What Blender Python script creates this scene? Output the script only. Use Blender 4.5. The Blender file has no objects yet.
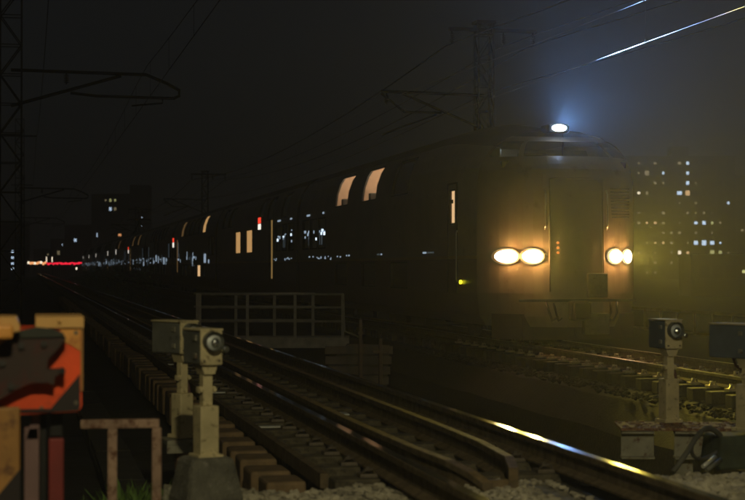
import bpy, bmesh, math, random
from mathutils import Vector, Matrix

# ------------------------------------------------------------------ camera, world, sun, exposure
S = bpy.context.scene
C = S.collection
TH = math.atan(347 / 1650)          # the camera looks this far to the right of the track direction (+Y)
cam = bpy.data.cameras.new("camera")
cam.sensor_width = 36
cam.lens = 36 * 1650 / 745
cam.clip_start = 0.1
cam.clip_end = 4000
co = bpy.data.objects.new("camera", cam)
C.objects.link(co)
co.location = (0, 0, 1.125)
cam.dof.use_dof = True
cam.dof.focus_distance = 22
cam.dof.aperture_fstop = 3.4
co.rotation_euler = (math.radians(90) + math.atan(17 / 1650), 0, -TH)
S.camera = co

SUN_EL, SUN_AZ = math.radians(30), math.radians(186)      # azimuth of the source, from +Y towards +X is negative turn
world = bpy.data.worlds.new("World")
S.world = world
world.use_nodes = True
nt = world.node_tree
nt.nodes.clear()
sky = nt.nodes.new("ShaderNodeTexSky")
sky.sky_type = 'NISHITA'
sky.sun_disc = False
sky.sun_elevation = SUN_EL
sky.sun_rotation = math.radians(172)
hsv = nt.nodes.new("ShaderNodeHueSaturation")
hsv.inputs['Saturation'].default_value = 0.5
bg = nt.nodes.new("ShaderNodeBackground")
bg.inputs['Strength'].default_value = 0.00095
wo = nt.nodes.new("ShaderNodeOutputWorld")
nt.links.new(sky.outputs[0], hsv.inputs['Color'])
nt.links.new(hsv.outputs[0], bg.inputs['Color'])
nt.links.new(bg.outputs[0], wo.inputs['Surface'])

sl = bpy.data.lights.new("night_sun", 'SUN')
sl.energy = 0.03
sl.angle = math.radians(1.5)
sl.color = (1.0, 0.9, 0.62)
so = bpy.data.objects.new("night_sun", sl)
C.objects.link(so)
d = Vector((-0.14, 1.0, -0.60)).normalized()              # light travels down the line and a little to the left
so.rotation_euler = d.to_track_quat('-Z', 'Y').to_euler()
so.location = (4, -20, 30)

S.view_settings.view_transform = 'Standard'
S.view_settings.look = 'None'
S.view_settings.exposure = 0
S.view_settings.gamma = 1
S.cycles.use_denoising = True
S.cycles.volume_bounces = 0
S.cycles.max_bounces = 8
S.cycles.sample_clamp_indirect = 4

random.seed(7)
R = random.Random(11)

# ------------------------------------------------------------------ materials
def mat(name, col, rough=0.7, metal=0.0, var=0.25, scale=6.0, bump=0.0, bscale=40.0, stain=None, stain_amt=0.5, spec=0.5):
    m = bpy.data.materials.new(name)
    m.use_nodes = True
    n, l = m.node_tree.nodes, m.node_tree.links
    b = n['Principled BSDF']
    b.inputs['Roughness'].default_value = rough
    b.inputs['Metallic'].default_value = metal
    b.inputs['Specular IOR Level'].default_value = spec
    tc = n.new("ShaderNodeTexCoord")
    ns = n.new("ShaderNodeTexNoise")
    ns.inputs['Scale'].default_value = scale
    ns.inputs['Detail'].default_value = 6
    l.new(tc.outputs['Object'], ns.inputs['Vector'])
    rp = n.new("ShaderNodeValToRGB")
    rp.color_ramp.elements[0].position = 0.3
    rp.color_ramp.elements[1].position = 0.7
    rp.color_ramp.elements[0].color = (*[c * (1 - var) for c in col], 1)
    rp.color_ramp.elements[1].color = (*[min(1, c * (1 + var)) for c in col], 1)
    l.new(ns.outputs['Fac'], rp.inputs['Fac'])
    out = rp.outputs['Color']
    if stain:
        n2 = n.new("ShaderNodeTexNoise")
        n2.inputs['Scale'].default_value = scale * 2.3
        n2.inputs['Detail'].default_value = 8
        n2.inputs['Roughness'].default_value = 0.7
        l.new(tc.outputs['Object'], n2.inputs['Vector'])
        r2 = n.new("ShaderNodeValToRGB")
        r2.color_ramp.elements[0].position = 0.62 - 0.25 * stain_amt
        r2.color_ramp.elements[1].position = 0.72 - 0.2 * stain_amt
        l.new(n2.outputs['Fac'], r2.inputs['Fac'])
        mx = n.new("ShaderNodeMixRGB")
        mx.inputs['Color2'].default_value = (*stain, 1)
        l.new(r2.outputs['Color'], mx.inputs['Fac'])
        l.new(out, mx.inputs['Color1'])
        out = mx.outputs['Color']
    l.new(out, b.inputs['Base Color'])
    if bump:
        n3 = n.new("ShaderNodeTexNoise")
        n3.inputs['Scale'].default_value = bscale
        n3.inputs['Detail'].default_value = 5
        l.new(tc.outputs['Object'], n3.inputs['Vector'])
        bp = n.new("ShaderNodeBump")
        bp.inputs['Strength'].default_value = bump
        bp.inputs['Distance'].default_value = 0.02
        l.new(n3.outputs['Fac'], bp.inputs['Height'])
        l.new(bp.outputs['Normal'], b.inputs['Normal'])
    return m

def emit(name, col, strength):
    m = bpy.data.materials.new(name)
    m.use_nodes = True
    n = m.node_tree.nodes
    b = n['Principled BSDF']
    b.inputs['Base Color'].default_value = (0.02, 0.02, 0.02, 1)
    b.inputs['Emission Color'].default_value = (*col, 1)
    b.inputs['Emission Strength'].default_value = strength
    return m

def clear_glass(name, tint=(0.9, 0.9, 0.9), gloss=0.12):
    m = bpy.data.materials.new(name)
    m.use_nodes = True
    n, l = m.node_tree.nodes, m.node_tree.links
    n.clear()
    o = n.new("ShaderNodeOutputMaterial")
    t = n.new("ShaderNodeBsdfTransparent")
    t.inputs[0].default_value = (*tint, 1)
    g = n.new("ShaderNodeBsdfGlossy")
    g.inputs['Roughness'].default_value = 0.03
    mx = n.new("ShaderNodeMixShader")
    mx.inputs[0].default_value = gloss
    l.new(t.outputs[0], mx.inputs[1])
    l.new(g.outputs[0], mx.inputs[2])
    l.new(mx.outputs[0], o.inputs['Surface'])
    return m

M = dict(
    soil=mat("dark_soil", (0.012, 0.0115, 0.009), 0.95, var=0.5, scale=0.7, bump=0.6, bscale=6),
    ballast=mat("ballast", (0.05, 0.047, 0.034), 0.95, var=0.5, scale=14, bump=0.9, bscale=30),
    farbed=mat('shaded_ballast', (0.013, 0.012, 0.0095), 0.95, var=0.5, scale=14, bump=0.9, bscale=30),  # ballast darkened: the far bed's lack of light put into its colour
    gravel=mat("gravel", (0.40, 0.37, 0.27), 0.9, var=0.45, scale=3, stain=(0.16, 0.14, 0.09), stain_amt=0.35),
    apron=mat("apron_grit", (0.26, 0.24, 0.17), 0.95, var=0.5, scale=25, bump=0.8, bscale=60),
    timber=mat("old_timber", (0.095, 0.082, 0.05), 0.9, var=0.4, scale=9, bump=0.5, bscale=25, stain=(0.03, 0.024, 0.016), stain_amt=0.4),
    shadetimber=mat('shaded_timber', (0.022, 0.018, 0.012), 0.9, var=0.4, scale=9, bump=0.5),  # timber darkened: dimness of the far sleepers put into the colour
    block=mat("brown_block", (0.19, 0.13, 0.065), 0.85, var=0.3, scale=7, bump=0.3, bscale=25, stain=(0.07, 0.05, 0.03), stain_amt=0.3),
    railside=mat("rail_rust", (0.13, 0.10, 0.058), 0.85, 0.0, spec=0.15, var=0.35, scale=12, bump=0.25),
    railtop=mat("rail_polished", (0.26, 0.23, 0.19), 0.10, 1.0, var=0.25, scale=18, bump=0.02, bscale=10),
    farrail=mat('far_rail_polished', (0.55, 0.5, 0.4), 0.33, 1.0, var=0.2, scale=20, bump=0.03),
    guardrail=mat("guard_rail_rust", (0.20, 0.145, 0.075), 0.8, 0.0, spec=0.15, var=0.3, scale=14, bump=0.15),
    clip=mat("clip_steel", (0.13, 0.11, 0.08), 0.55, 0.4, var=0.3, scale=20),
    clipwarm=mat("clip_lit", (0.6, 0.54, 0.38), 0.4, 0.6, var=0.3, scale=20),  # far clips coloured brighter: headlight gleam put into the colour
    plate=mat("pale_plate", (0.6, 0.62, 0.55), 0.4, 0.3, var=0.1),
    cream=mat("post_cream", (0.52, 0.45, 0.25), 0.6, var=0.18, scale=8, bump=0.1, stain=(0.10, 0.07, 0.03), stain_amt=0.25),
    greybox=mat("box_grey", (0.13, 0.135, 0.11), 0.55, var=0.2, scale=8, stain=(0.05, 0.045, 0.03), stain_amt=0.2),
    bluebox=mat("box_blue_grey", (0.10, 0.12, 0.12), 0.55, var=0.2, scale=8),
    blackp=mat("black_plastic", (0.015, 0.015, 0.014), 0.35, var=0.2),
    lens=mat("silver_lens", (0.62, 0.66, 0.64), 0.5, 0.45, var=0.1),
    chrome=mat("added_glint_chrome", (0.9, 0.95, 0.92), 0.24, 1.0, var=0.05),
    concrete=mat("concrete_block", (0.12, 0.118, 0.09), 0.92, var=0.35, scale=9, bump=0.9, bscale=45, stain=(0.24, 0.23, 0.19), stain_amt=0.25),
    dkconcrete=mat("dark_concrete", (0.05, 0.048, 0.038), 0.92, var=0.35, scale=2.5, bump=0.4),
    cablered=mat('cable_dark_red', (0.06, 0.018, 0.012), 0.6),
    mossdark=mat('dark_green_paint', (0.016, 0.02, 0.011), 0.6),
    greenblock=mat("mossy_concrete", (0.045, 0.06, 0.036), 0.92, var=0.3, scale=8, bump=0.6),
    palewall=mat('pale_wall_concrete', (0.12, 0.125, 0.11), 0.9, var=0.3, scale=2),
    postdark=mat('post_dark', (0.08, 0.08, 0.065), 0.7),
    trough=mat("trough_lid", (0.028, 0.027, 0.02), 0.95, var=0.35, scale=4, bump=0.4),
    rustplate=mat("rusty_plate", (0.15, 0.07, 0.035), 0.9, var=0.5, scale=14, bump=0.8, bscale=30, stain=(0.42, 0.33, 0.2), stain_amt=0.42),
    beam=mat("beam_grey", (0.24, 0.235, 0.17), 0.6, 0.2, var=0.25, scale=6, stain=(0.09, 0.045, 0.02), stain_amt=0.35),
    rustpaint=mat("pink_rust_paint", (0.30, 0.20, 0.14), 0.8, var=0.3, scale=9, bump=0.5, stain=(0.10, 0.04, 0.018), stain_amt=0.5),
    walk=mat("walkway_steel", (0.45, 0.43, 0.35), 0.6, 0.2, var=0.25, scale=5),
    orange=mat("yellow_red_light_tint", (0.80, 0.075, 0.006), 0.5, var=0.3, scale=5, stain=(0.45, 0.05, 0.008), stain_amt=0.3),  # yellow paint turned orange-red: red lamp light put into the colour
    amber=mat("yellow_faint_red_light_tint", (0.68, 0.31, 0.06), 0.5, var=0.25, scale=6, stain=(0.4, 0.12, 0.02), stain_amt=0.3),  # upper areas: less of the red lamp light put into the yellow
    yellowpaint=mat("faded_yellow_paint", (0.30, 0.15, 0.035), 0.6, var=0.3, scale=5, stain=(0.12, 0.05, 0.015), stain_amt=0.3),
    palecap=mat("pale_cap", (0.62, 0.36, 0.11), 0.5, var=0.15, scale=6),
    blackstripe=mat("black_paint", (0.010, 0.005, 0.004), 0.6, var=0.3, scale=6),
    mount=mat("mount_brown", (0.026, 0.012, 0.008), 0.65, var=0.3, scale=5, stain=(0.05, 0.006, 0.003), stain_amt=0.45),  # its dark red patches carry the red lamp glow
    redlit_pale=mat("pale_red_light_tint", (0.15, 0.09, 0.085), 0.7, var=0.2, scale=6),  # the pink is red lamp light put into the colour
    redlit_dark=mat("dark_red_light_tint", (0.16, 0.014, 0.010), 0.6, var=0.25, scale=6),  # post colour with the red lamp light put in
    cream_car=mat("carriage_cream", (0.30, 0.26, 0.19), 0.35, var=0.12, scale=1.2, stain=(0.2, 0.17, 0.12), stain_amt=0.15),
    red_car=mat("carriage_red_brown", (0.10, 0.035, 0.025), 0.35, var=0.15, scale=1.2),
    gold=mat("carriage_gold_line", (0.4, 0.3, 0.12), 0.35, 0.4, var=0.1),
    roofgrey=mat("carriage_roof", (0.09, 0.088, 0.08), 0.6, var=0.2, scale=1.5),
    under=mat("underframe", (0.03, 0.029, 0.027), 0.8, var=0.3, scale=3),
    bellows=mat("bellows", (0.015, 0.015, 0.015), 0.9, var=0.2),
    seal=mat("window_seal", (0.012, 0.012, 0.012), 0.5, var=0.1),
    darkglass=mat("dark_glass", (0.012, 0.014, 0.015), 0.06, var=0.1, spec=0.6),
    bowl=mat('lamp_bowl_satin', (0.75, 0.68, 0.58), 0.45, 0.0, var=0.05),
    steelbright=mat("bright_steel", (0.7, 0.68, 0.6), 0.3, 0.9, var=0.1),
    berth=mat("berth_cream", (0.75, 0.56, 0.42), 0.8, var=0.06),
    cabwall=mat("cab_wall", (0.2, 0.19, 0.17), 0.7, var=0.1),
    mast=mat("mast_steel", (0.012, 0.012, 0.011), 0.8, var=0.3, scale=4),
    wire=mat("old_wire", (0.012, 0.012, 0.012), 0.6, var=0.1),
    copper=mat("copper_wire", (0.4, 0.37, 0.33), 0.35, 0.7, var=0.1),
    insul=mat("insulator", (0.06, 0.05, 0.045), 0.3, var=0.1),
    bldg=mat("far_wall", (0.022, 0.021, 0.019), 0.9, var=0.2, scale=0.1),
    bldg2=mat("far_wall_pale", (0.03, 0.029, 0.026), 0.9, var=0.2, scale=0.1),
    fence=mat("fence_metal", (0.4, 0.36, 0.25), 0.6, 0.2, var=0.2),
    leaf=mat("leaf", (0.05, 0.10, 0.025), 0.7, var=0.4, scale=3),
    grass=mat("weed_green", (0.09, 0.17, 0.03), 0.7, var=0.4, scale=6),
    trunk=mat("stem", (0.05, 0.04, 0.03), 0.9),
    g_clear=clear_glass("clear_pane"),
    g_wind=clear_glass('tinted_windscreen', (.55, .58, .56), 0.0),
    e_warm=emit("lit_warm", (1.0, 0.62, 0.30), 0.8),
    e_warm2=emit("lit_warm_dim", (1.0, 0.56, 0.2), 0.10),
    e_warm3=emit("lit_warm_curtain", (1.0, 0.56, 0.21), 0.5),
    e_blue=emit("reflected_blue_white", (0.62, 0.80, 1.0), 0.45),  # glow that stands for lights reflected on the train side
    e_blue2=emit("lit_reflected_blue_dim", (0.55, 0.72, 0.85), 0.06),  # dim lit panes, also faint reflections given as glow
    e_bluehot=emit("reflected_blue_hot", (0.70, 0.85, 1.0), 1.6),  # brightest reflections in the glass, given as glow
    e_door=emit("lit_door_strip", (1.0, 0.62, 0.2), 0.22),
    e_red=emit("sign_red", (1.0, 0.06, 0.03), 1.2),
    e_white=emit("sign_white", (1.0, 0.92, 0.8), 1.2),
    e_yellow=emit("lamp_yellow", (0.9, 0.85, 0.02), 3.0),
    e_head=emit("headlight_glow", (1.0, 0.88, 0.62), 16.0),
    e_top=emit("roof_light_glow", (0.75, 0.86, 1.0), 18.0),
    e_lamp=emit('street_lamp_glow', (1.0, .9, .6), 280.0),
    e_amber=emit("dot_amber", (1.0, 0.30, 0.05), 0.8),
    f_blue=emit("far_blue_white", (0.60, 0.78, 1.0), 1.9),
    f_warm=emit("far_warm", (1.0, 0.62, 0.30), 1.2),
    f_dim=emit("far_dim", (0.9, 0.72, 0.40), 0.4),
    f_olive=emit("far_olive", (0.85, 0.85, 0.35), 0.8),
    f_red=emit("far_red", (1.0, 0.02, 0.05), 2.2),
    f_orange=emit("far_orange", (1.0, 0.42, 0.16), 1.9),
    f_hot=emit("far_hot", (1.0, 0.85, 0.62), 2.2),
    farglass=mat("far_glass", (0.02, 0.021, 0.022), 0.2, var=0.1),
)

# ------------------------------------------------------------------ mesh builder
class MB:
    def __init__(self):
        self.v, self.f, self.sm, self.mi = [], [], [], []
    def face(self, pts, smooth=False, mi=0):
        k = len(self.v)
        self.v += [tuple(p) for p in pts]
        self.f.append(tuple(range(k, k + len(pts))))
        self.sm.append(smooth); self.mi.append(mi)
    def mesh(self, verts, faces, smooth=False, mi=0):
        k = len(self.v)
        self.v += [tuple(p) for p in verts]
        for f in faces:
            self.f.append(tuple(i + k for i in f)); self.sm.append(smooth); self.mi.append(mi)
        return self
    def box(self, c, s, rz=0.0, ry=0.0, rx=0.0, taper=1.0, ch=0.0, mi=0):
        """centre, full size; ch chamfers the edges"""
        hx, hy, hz = s[0] / 2, s[1] / 2, s[2] / 2
        rot = Matrix.Rotation(rz, 3, 'Z') @ Matrix.Rotation(ry, 3, 'Y') @ Matrix.Rotation(rx, 3, 'X')
        c = Vector(c)
        def put(pts): return [tuple(c + rot @ Vector(p)) for p in pts]
        if not ch:
            P = [(-hx, -hy, -hz), (hx, -hy, -hz), (hx, hy, -hz), (-hx, hy, -hz)]
            Q = [(x * taper, y * taper, hz) for x, y, _ in P]
            self.mesh(put(P + Q), [(3, 2, 1, 0), (4, 5, 6, 7), (0, 1, 5, 4), (1, 2, 6, 5), (2, 3, 7, 6), (3, 0, 4, 7)], mi=mi)
            return self
        bm = bmesh.new()
        bmesh.ops.create_cube(bm, size=1)
        for v in bm.verts:
            t = taper if v.co.z > 0 else 1
            v.co = Vector((v.co.x * 2 * hx * t, v.co.y * 2 * hy * t, v.co.z * 2 * hz))
        bmesh.ops.bevel(bm, geom=list(bm.edges), offset=ch, segments=2, affect='EDGES', profile=0.5)
        bm.verts.index_update()
        self.mesh(put([v.co for v in bm.verts]), [[v.index for v in f.verts] for f in bm.faces], mi=mi)
        bm.free()
        return self
    def tube(self, pts, r, n=8, cap=True, mi=0, smooth=True):
        pts = [Vector(p) for p in pts]
        rs = r if isinstance(r, (list, tuple)) else [r] * len(pts)
        rings, prev = [], None
        for i, p in enumerate(pts):
            a = pts[max(0, i - 1)]; b = pts[min(len(pts) - 1, i + 1)]
            t = (b - a).normalized()
            if prev is None:
                u = t.orthogonal().normalized()
            else:
                u = (prev - t * prev.dot(t))
                u = u.normalized() if u.length > 1e-6 else t.orthogonal().normalized()
            prev = u
            w = t.cross(u)
            rings.append([p + (u * math.cos(2 * math.pi * k / n) + w * math.sin(2 * math.pi * k / n)) * rs[i] for k in range(n)])
        k0 = len(self.v)
        for ring in rings: self.v += [tuple(p) for p in ring]
        for i in range(len(rings) - 1):
            for k in range(n):
                a = k0 + i * n + k; b = k0 + i * n + (k + 1) % n
                self.f.append((a, b, b + n, a + n)); self.sm.append(smooth and n > 5); self.mi.append(mi)
        if cap:
            self.f.append(tuple(reversed(range(k0, k0 + n)))); self.sm.append(False); self.mi.append(mi)
            e = k0 + (len(rings) - 1) * n
            self.f.append(tuple(range(e, e + n))); self.sm.append(False); self.mi.append(mi)
        return self
    def prism(self, poly, y0, y1, mi=0):
        """polygon in (x,z) extruded along y"""
        n = len(poly)
        V = [(x, y0, z) for x, z in poly] + [(x, y1, z) for x, z in poly]
        F = [tuple(range(n)), tuple(reversed(range(n, 2 * n)))]
        F += [((i + 1) % n, i, i + n, (i + 1) % n + n) for i in range(n)]
        return self.mesh(V, F, mi=mi)
    def build(self, name, mats, parent=None, loc=(0, 0, 0), rz=0.0, link=True):
        me = bpy.data.meshes.new(name)
        me.from_pydata(self.v, [], self.f)
        for m in (mats if isinstance(mats, (list, tuple)) else [mats]): me.materials.append(m)
        me.polygons.foreach_set('use_smooth', self.sm)
        me.polygons.foreach_set('material_index', self.mi)
        me.update()
        return put(name, me, parent, loc, rz)

def put(name, me, parent=None, loc=(0, 0, 0), rz=0.0):
    o = bpy.data.objects.new(name, me)
    C.objects.link(o)
    o.location = loc
    o.rotation_euler = (0, 0, rz)
    if parent: o.parent = parent
    return o

def tag(o, label=None, cat=None, group=None, kind=None):
    if label: o['label'] = label
    if cat: o['category'] = cat
    if group: o['group'] = group
    if kind: o['kind'] = kind
    return o

def thing(name, label, cat, loc=(0, 0, 0), rz=0.0, group=None):
    o = put(name, None, None, loc, rz)
    return tag(o, label, cat, group)

def copy_tree(o, parent=None):
    c = o.copy(); C.objects.link(c)
    if parent: c.parent = parent
    for ch in list(o.children): copy_tree(ch, c)
    return c

# ------------------------------------------------------------------ haze (closed box, sky outside)
def haze():
    m = bpy.data.materials.new("haze_air")
    m.use_nodes = True
    n, l = m.node_tree.nodes, m.node_tree.links
    n.clear()
    o = n.new("ShaderNodeOutputMaterial")
    v = n.new("ShaderNodeVolumePrincipled")
    v.inputs['Color'].default_value = (0.92, 0.93, 0.95, 1)
    v.inputs['Density'].default_value = HAZE
    v.inputs['Anisotropy'].default_value = 0.45
    l.new(v.outputs[0], o.inputs['Volume'])
    h = MB().box((40, 320, 20.5), (560, 760, 49)).build('haze', m)
    h['kind'] = 'stuff'
HAZE = 0.002
LAMP = 1900
haze()

# ------------------------------------------------------------------ the crossing's street lamp (its glints show in the detector lenses)
lp = thing('street_lamp', 'tall street lamp with a curved arm lighting the level crossing', 'street lamp', (-1.5, -2.0, -.6))
MB().tube([(0, 0, 0), (0, 0, 5.6)], [.075, .05], 12).build('pole', M['greybox'], lp)
MB().tube([(0, 0, 5.55), (.2, .05, 6.1), (.7, .2, 6.45), (1.5, .4, 6.5)], .03, 8).build('arm', M['greybox'], lp)
lh = MB().box((1.75, .45, 6.5), (.62, .24, .12), ch=.04).build('lamp_head', M['greybox'], lp)
MB().box((1.75, .45, 6.432), (.46, .17, .02), ch=.008).build('lens', M['e_lamp'], lh)
Ls = bpy.data.lights.new('street_lamp_light', 'SPOT')
Ls.energy = LAMP; Ls.color = (1.0, .86, .50); Ls.spot_size = math.radians(60); Ls.spot_blend = .9; Ls.shadow_soft_size = .12
lo = bpy.data.objects.new('street_lamp_light', Ls); C.objects.link(lo); lo.parent = lp
lo.location = (1.75, .45, 6.40)
lo.rotation_euler = (Vector((1.7, 8.6, -.3)) - Vector((.25, -1.55, 5.8))).to_track_quat('-Z', 'Y').to_euler()

# ------------------------------------------------------------------ ground and embankments
ZT = -0.25            # rail-top level of the far track (near rail top is 0)
NT, FT = 2.74, 9.3    # centre lines of the near and far track (metres right of the camera)

g = MB()
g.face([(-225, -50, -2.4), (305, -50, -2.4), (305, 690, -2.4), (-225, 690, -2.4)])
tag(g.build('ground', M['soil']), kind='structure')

def swept(name, prof, ys, m, amp=0.0, seed=1, xs=None):
    rr = random.Random(seed)
    V, F = [], []
    n = len(prof)
    for y in ys:
        for x, z in prof:
            V.append((x + rr.uniform(-amp, amp) * .3, y, z + rr.uniform(-amp, amp)))
    for j in range(len(ys) - 1):
        for i in range(n - 1):
            a = j * n + i
            F.append((a, a + 1, a + 1 + n, a + n))
    b = MB(); b.mesh(V, F)
    return tag(b.build(name, m), kind='structure')

def yrange(a, b, s0, grow=1.05):
    out, s = [a], s0
    while out[-1] < b:
        out.append(out[-1] + s); s *= grow
    return out
ys_near = yrange(5, 300, 0.25, 1.04)
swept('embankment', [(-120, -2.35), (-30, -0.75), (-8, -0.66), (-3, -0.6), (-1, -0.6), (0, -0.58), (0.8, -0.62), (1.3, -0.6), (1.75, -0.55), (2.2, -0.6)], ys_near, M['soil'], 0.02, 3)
prof_nb = [(1.78, -0.62), (1.84, -0.26), (2.0, -0.25), (2.2, -0.22), (2.45, -0.24), (2.7, -0.23), (2.95, -0.24), (3.2, -0.22), (3.45, -0.23), (3.62, -0.25), (3.8, -0.34), (3.95, -0.6), (4.1, -2.3)]
swept('ballast_bed', prof_nb, yrange(5, 300, 0.12, 1.03), M['ballast'], 0.012, 5)
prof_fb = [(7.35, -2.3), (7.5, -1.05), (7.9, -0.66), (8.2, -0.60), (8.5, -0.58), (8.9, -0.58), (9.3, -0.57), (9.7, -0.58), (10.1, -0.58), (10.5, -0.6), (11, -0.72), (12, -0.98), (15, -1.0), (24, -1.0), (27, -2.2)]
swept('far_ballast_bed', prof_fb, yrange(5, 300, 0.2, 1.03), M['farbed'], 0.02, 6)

# gravel apron of the crossing, right in front
def apron(x0, x1, y0, y1, zf, seed, name='crossing_apron'):
    rr = random.Random(seed)
    nx, ny = int((x1 - x0) / .05), int((y1 - y0) / .05)
    V = [(x0 + (x1 - x0) * i / nx, y0 + (y1 - y0) * j / ny, zf(x0 + (x1 - x0) * i / nx, y0 + (y1 - y0) * j / ny) + rr.uniform(-.012, .012)) for j in range(ny + 1) for i in range(nx + 1)]
    F = [(j * (nx + 1) + i, j * (nx + 1) + i + 1, (j + 1) * (nx + 1) + i + 1, (j + 1) * (nx + 1) + i) for j in range(ny) for i in range(nx)]
    b = MB(); b.mesh(V, F, True)
    return tag(b.build(name, M['apron']), kind='structure')
def edge_drop(x, y, y1): return -0.5 * max(0, (y - (y1 - .25)) / .25) ** 1.5
zl = lambda x, y: -0.175 + edge_drop(x, y, 9.75 + 0.12 * math.sin(x * 7)) * 0.6
zr = lambda x, y: -0.19 + edge_drop(x, y, 9.95) - max(0, x - 4.6) * 0.05
apron(0.95, 3.05, 6.5, 9.85, zl, 1)
apron(3.36, 6.2, 6.5, 10.2, zr, 2)
apron(-3.2, 0.95, 5.0, 8.7, lambda x, y: -0.30 + edge_drop(x, y, 8.6) * .8 - .05 * max(0, -x), 3)

def stone_verts(rr, s):
    t = (1 + 5 ** .5) / 2
    base = [(-1, t, 0), (1, t, 0), (-1, -t, 0), (1, -t, 0), (0, -1, t), (0, 1, t), (0, -1, -t), (0, 1, -t), (t, 0, -1), (t, 0, 1), (-t, 0, -1), (-t, 0, 1)]
    rot = Matrix.Rotation(rr.uniform(0, 6.3), 3, 'Z') @ Matrix.Rotation(rr.uniform(0, 6.3), 3, 'X')
    sc = (s * rr.uniform(.7, 1.25), s * rr.uniform(.7, 1.25), s * rr.uniform(.5, .9))
    out = []
    for p in base:
        q = rot @ (Vector(p) / 1.9 * rr.uniform(.62, 1.3))
        out.append((q.x * sc[0], q.y * sc[1], q.z * sc[2]))
    return out
ICO = [(0, 11, 5), (0, 5, 1), (0, 1, 7), (0, 7, 10), (0, 10, 11), (1, 5, 9), (5, 11, 4), (11, 10, 2), (10, 7, 6), (7, 1, 8), (3, 9, 4), (3, 4, 2), (3, 2, 6), (3, 6, 8), (3, 8, 9), (4, 9, 5), (2, 4, 11), (6, 2, 10), (8, 6, 7), (9, 8, 1)]
def stones(name, n, fx, fy, fz, s0, s1, m, seed, skip=None):
    rr = random.Random(seed)
    b = MB()
    for _ in range(n):
        x, y = fx(rr), fy(rr)
        if skip and skip(x, y): continue
        s = rr.uniform(s0, s1)
        z = fz(x, y) + s * rr.uniform(-.1, .35)
        b.mesh([(x + p[0], y + p[1], z + p[2]) for p in stone_verts(rr, s)], ICO)
    return tag(b.build(name, m), kind='stuff')
on_rail = lambda x, y: any(abs(x - q) < .085 for q in (NT - .567, NT + .567)) or (y < 9.5 and any(abs(x - q) < .07 for q in (2.41, 2.99)))
stones('gravel', 2600, lambda r: r.uniform(1.0, 3.1), lambda r: r.uniform(8.3, 9.85), zl, .008, .028, M['gravel'], 21, on_rail)
stones('gravel', 3800, lambda r: r.uniform(3.4, 6.0), lambda r: r.uniform(8.3, 10.15), zr, .014, .042, M['gravel'], 22, on_rail)
stones('gravel', 700, lambda r: r.uniform(-2.5, 0.95), lambda r: r.uniform(6.0, 8.6), lambda x, y: -.32, .008, .03, M['ballast'], 23)
stones('ballast_stones', 5200, lambda r: r.uniform(1.9, 3.85), lambda r: 9.7 + 14 * r.random() ** 1.7, lambda x, y: -0.245 - max(0, x - 3.6) * .4, .015, .036, M['ballast'], 24, on_rail)
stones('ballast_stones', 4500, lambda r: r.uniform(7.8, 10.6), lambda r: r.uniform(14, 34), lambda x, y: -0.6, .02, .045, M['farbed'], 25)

# ------------------------------------------------------------------ tracks
RAILP = [(-.0625, -.153), (.0625, -.153), (.0625, -.142), (.012, -.118), (.009, -.05), (.0325, -.036), (.0325, -.005), (.029, 0.0), (-.029, 0.0), (-.0325, -.005), (-.0325, -.036), (-.009, -.05), (-.012, -.118), (-.0625, -.142)]
def rail(path, name, mats, parent, label=None):
    """path of (x, y, z of rail top); the running surface takes the second material"""
    b = MB(); n = len(RAILP)
    rings = [[(x + p[0], y, z + p[1]) for p in RAILP] for x, y, z in path]
    V = [p for r in rings for p in r]
    for j in range(len(rings) - 1):
        for i in range(n):
            a = j * n + i; bb = j * n + (i + 1) % n
            b.mesh([V[a], V[bb], V[bb + n], V[a + n]], [(0, 1, 2, 3)], mi=1 if i == 7 else 0)
    b.face(list(reversed(rings[0]))); b.face(rings[-1])
    o = b.build(name, mats, parent)
    if label: o['label'] = label
    return o
near = put('railway_track', None); near['kind'] = 'structure'
far = put('railway_track', None); far['kind'] = 'structure'
ry = [5, 8, 12, 20, 40, 80, 150, 300]
for s in (-1, 1):
    rail([(NT + s * .567, y, 0) for y in ry], 'rail', [M['railside'], M['railtop']], near)
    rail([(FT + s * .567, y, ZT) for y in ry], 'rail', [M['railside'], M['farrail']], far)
# guard rails between the running rails, their near ends bent towards each other
rail([(2.80, 9.30, -.125), (2.86, 9.5, -.075), (2.92, 9.8, -.04), (2.965, 10.6, -.03), (2.985, 12, -.03)] + [(2.985, y, -.03) for y in (20, 40, 70)], 'guard_rail', [M['railside'], M['guardrail']], near)
rail([(2.62, 9.22, -.125), (2.57, 9.38, -.075), (2.51, 9.65, -.04), (2.45, 10.4, -.03), (2.42, 12, -.03)] + [(2.42, y, -.03) for y in (20, 40, 70)], 'guard_rail', [M['railside'], M['guardrail']], near)
o = MB().box((2.72, 9.36, -.16), (.14, .04, .07), ch=.008).build('guard_rail_tie', M['guardrail'], near)

sm = [MB().box((0, 0, -.09), (1.74, .21, .18), ch=.012).build('tmp', M['timber']) for _ in range(1)]
sleeper_me = sm[0].data; bpy.data.objects.remove(sm[0])
def jig(b, name, m):
    o = b.build(name, m); me = o.data; bpy.data.objects.remove(o); return me
clip_me = jig(MB().box((0, 0, .012), (.13, .12, .024), ch=.004).tube([(.0, -.03, .03), (.0, -.03, .062)], .016, 6).tube([(-.035, .03, .02), (-.02, .045, .055), (.03, .04, .05), (.045, .02, .025)], .009, 5), 'rail_clip', M['clip'])
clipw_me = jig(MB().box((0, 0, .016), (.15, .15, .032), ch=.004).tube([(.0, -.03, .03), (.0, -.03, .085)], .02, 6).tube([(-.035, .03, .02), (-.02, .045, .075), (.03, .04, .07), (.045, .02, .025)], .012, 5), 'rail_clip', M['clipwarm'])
block_me = jig(MB().box((0, 0, 0), (.27, .36, .30), ch=.02), 'edge_block', M['block'])
rest = MB(); restc = MB()
k = 0
y = 9.95
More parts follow.
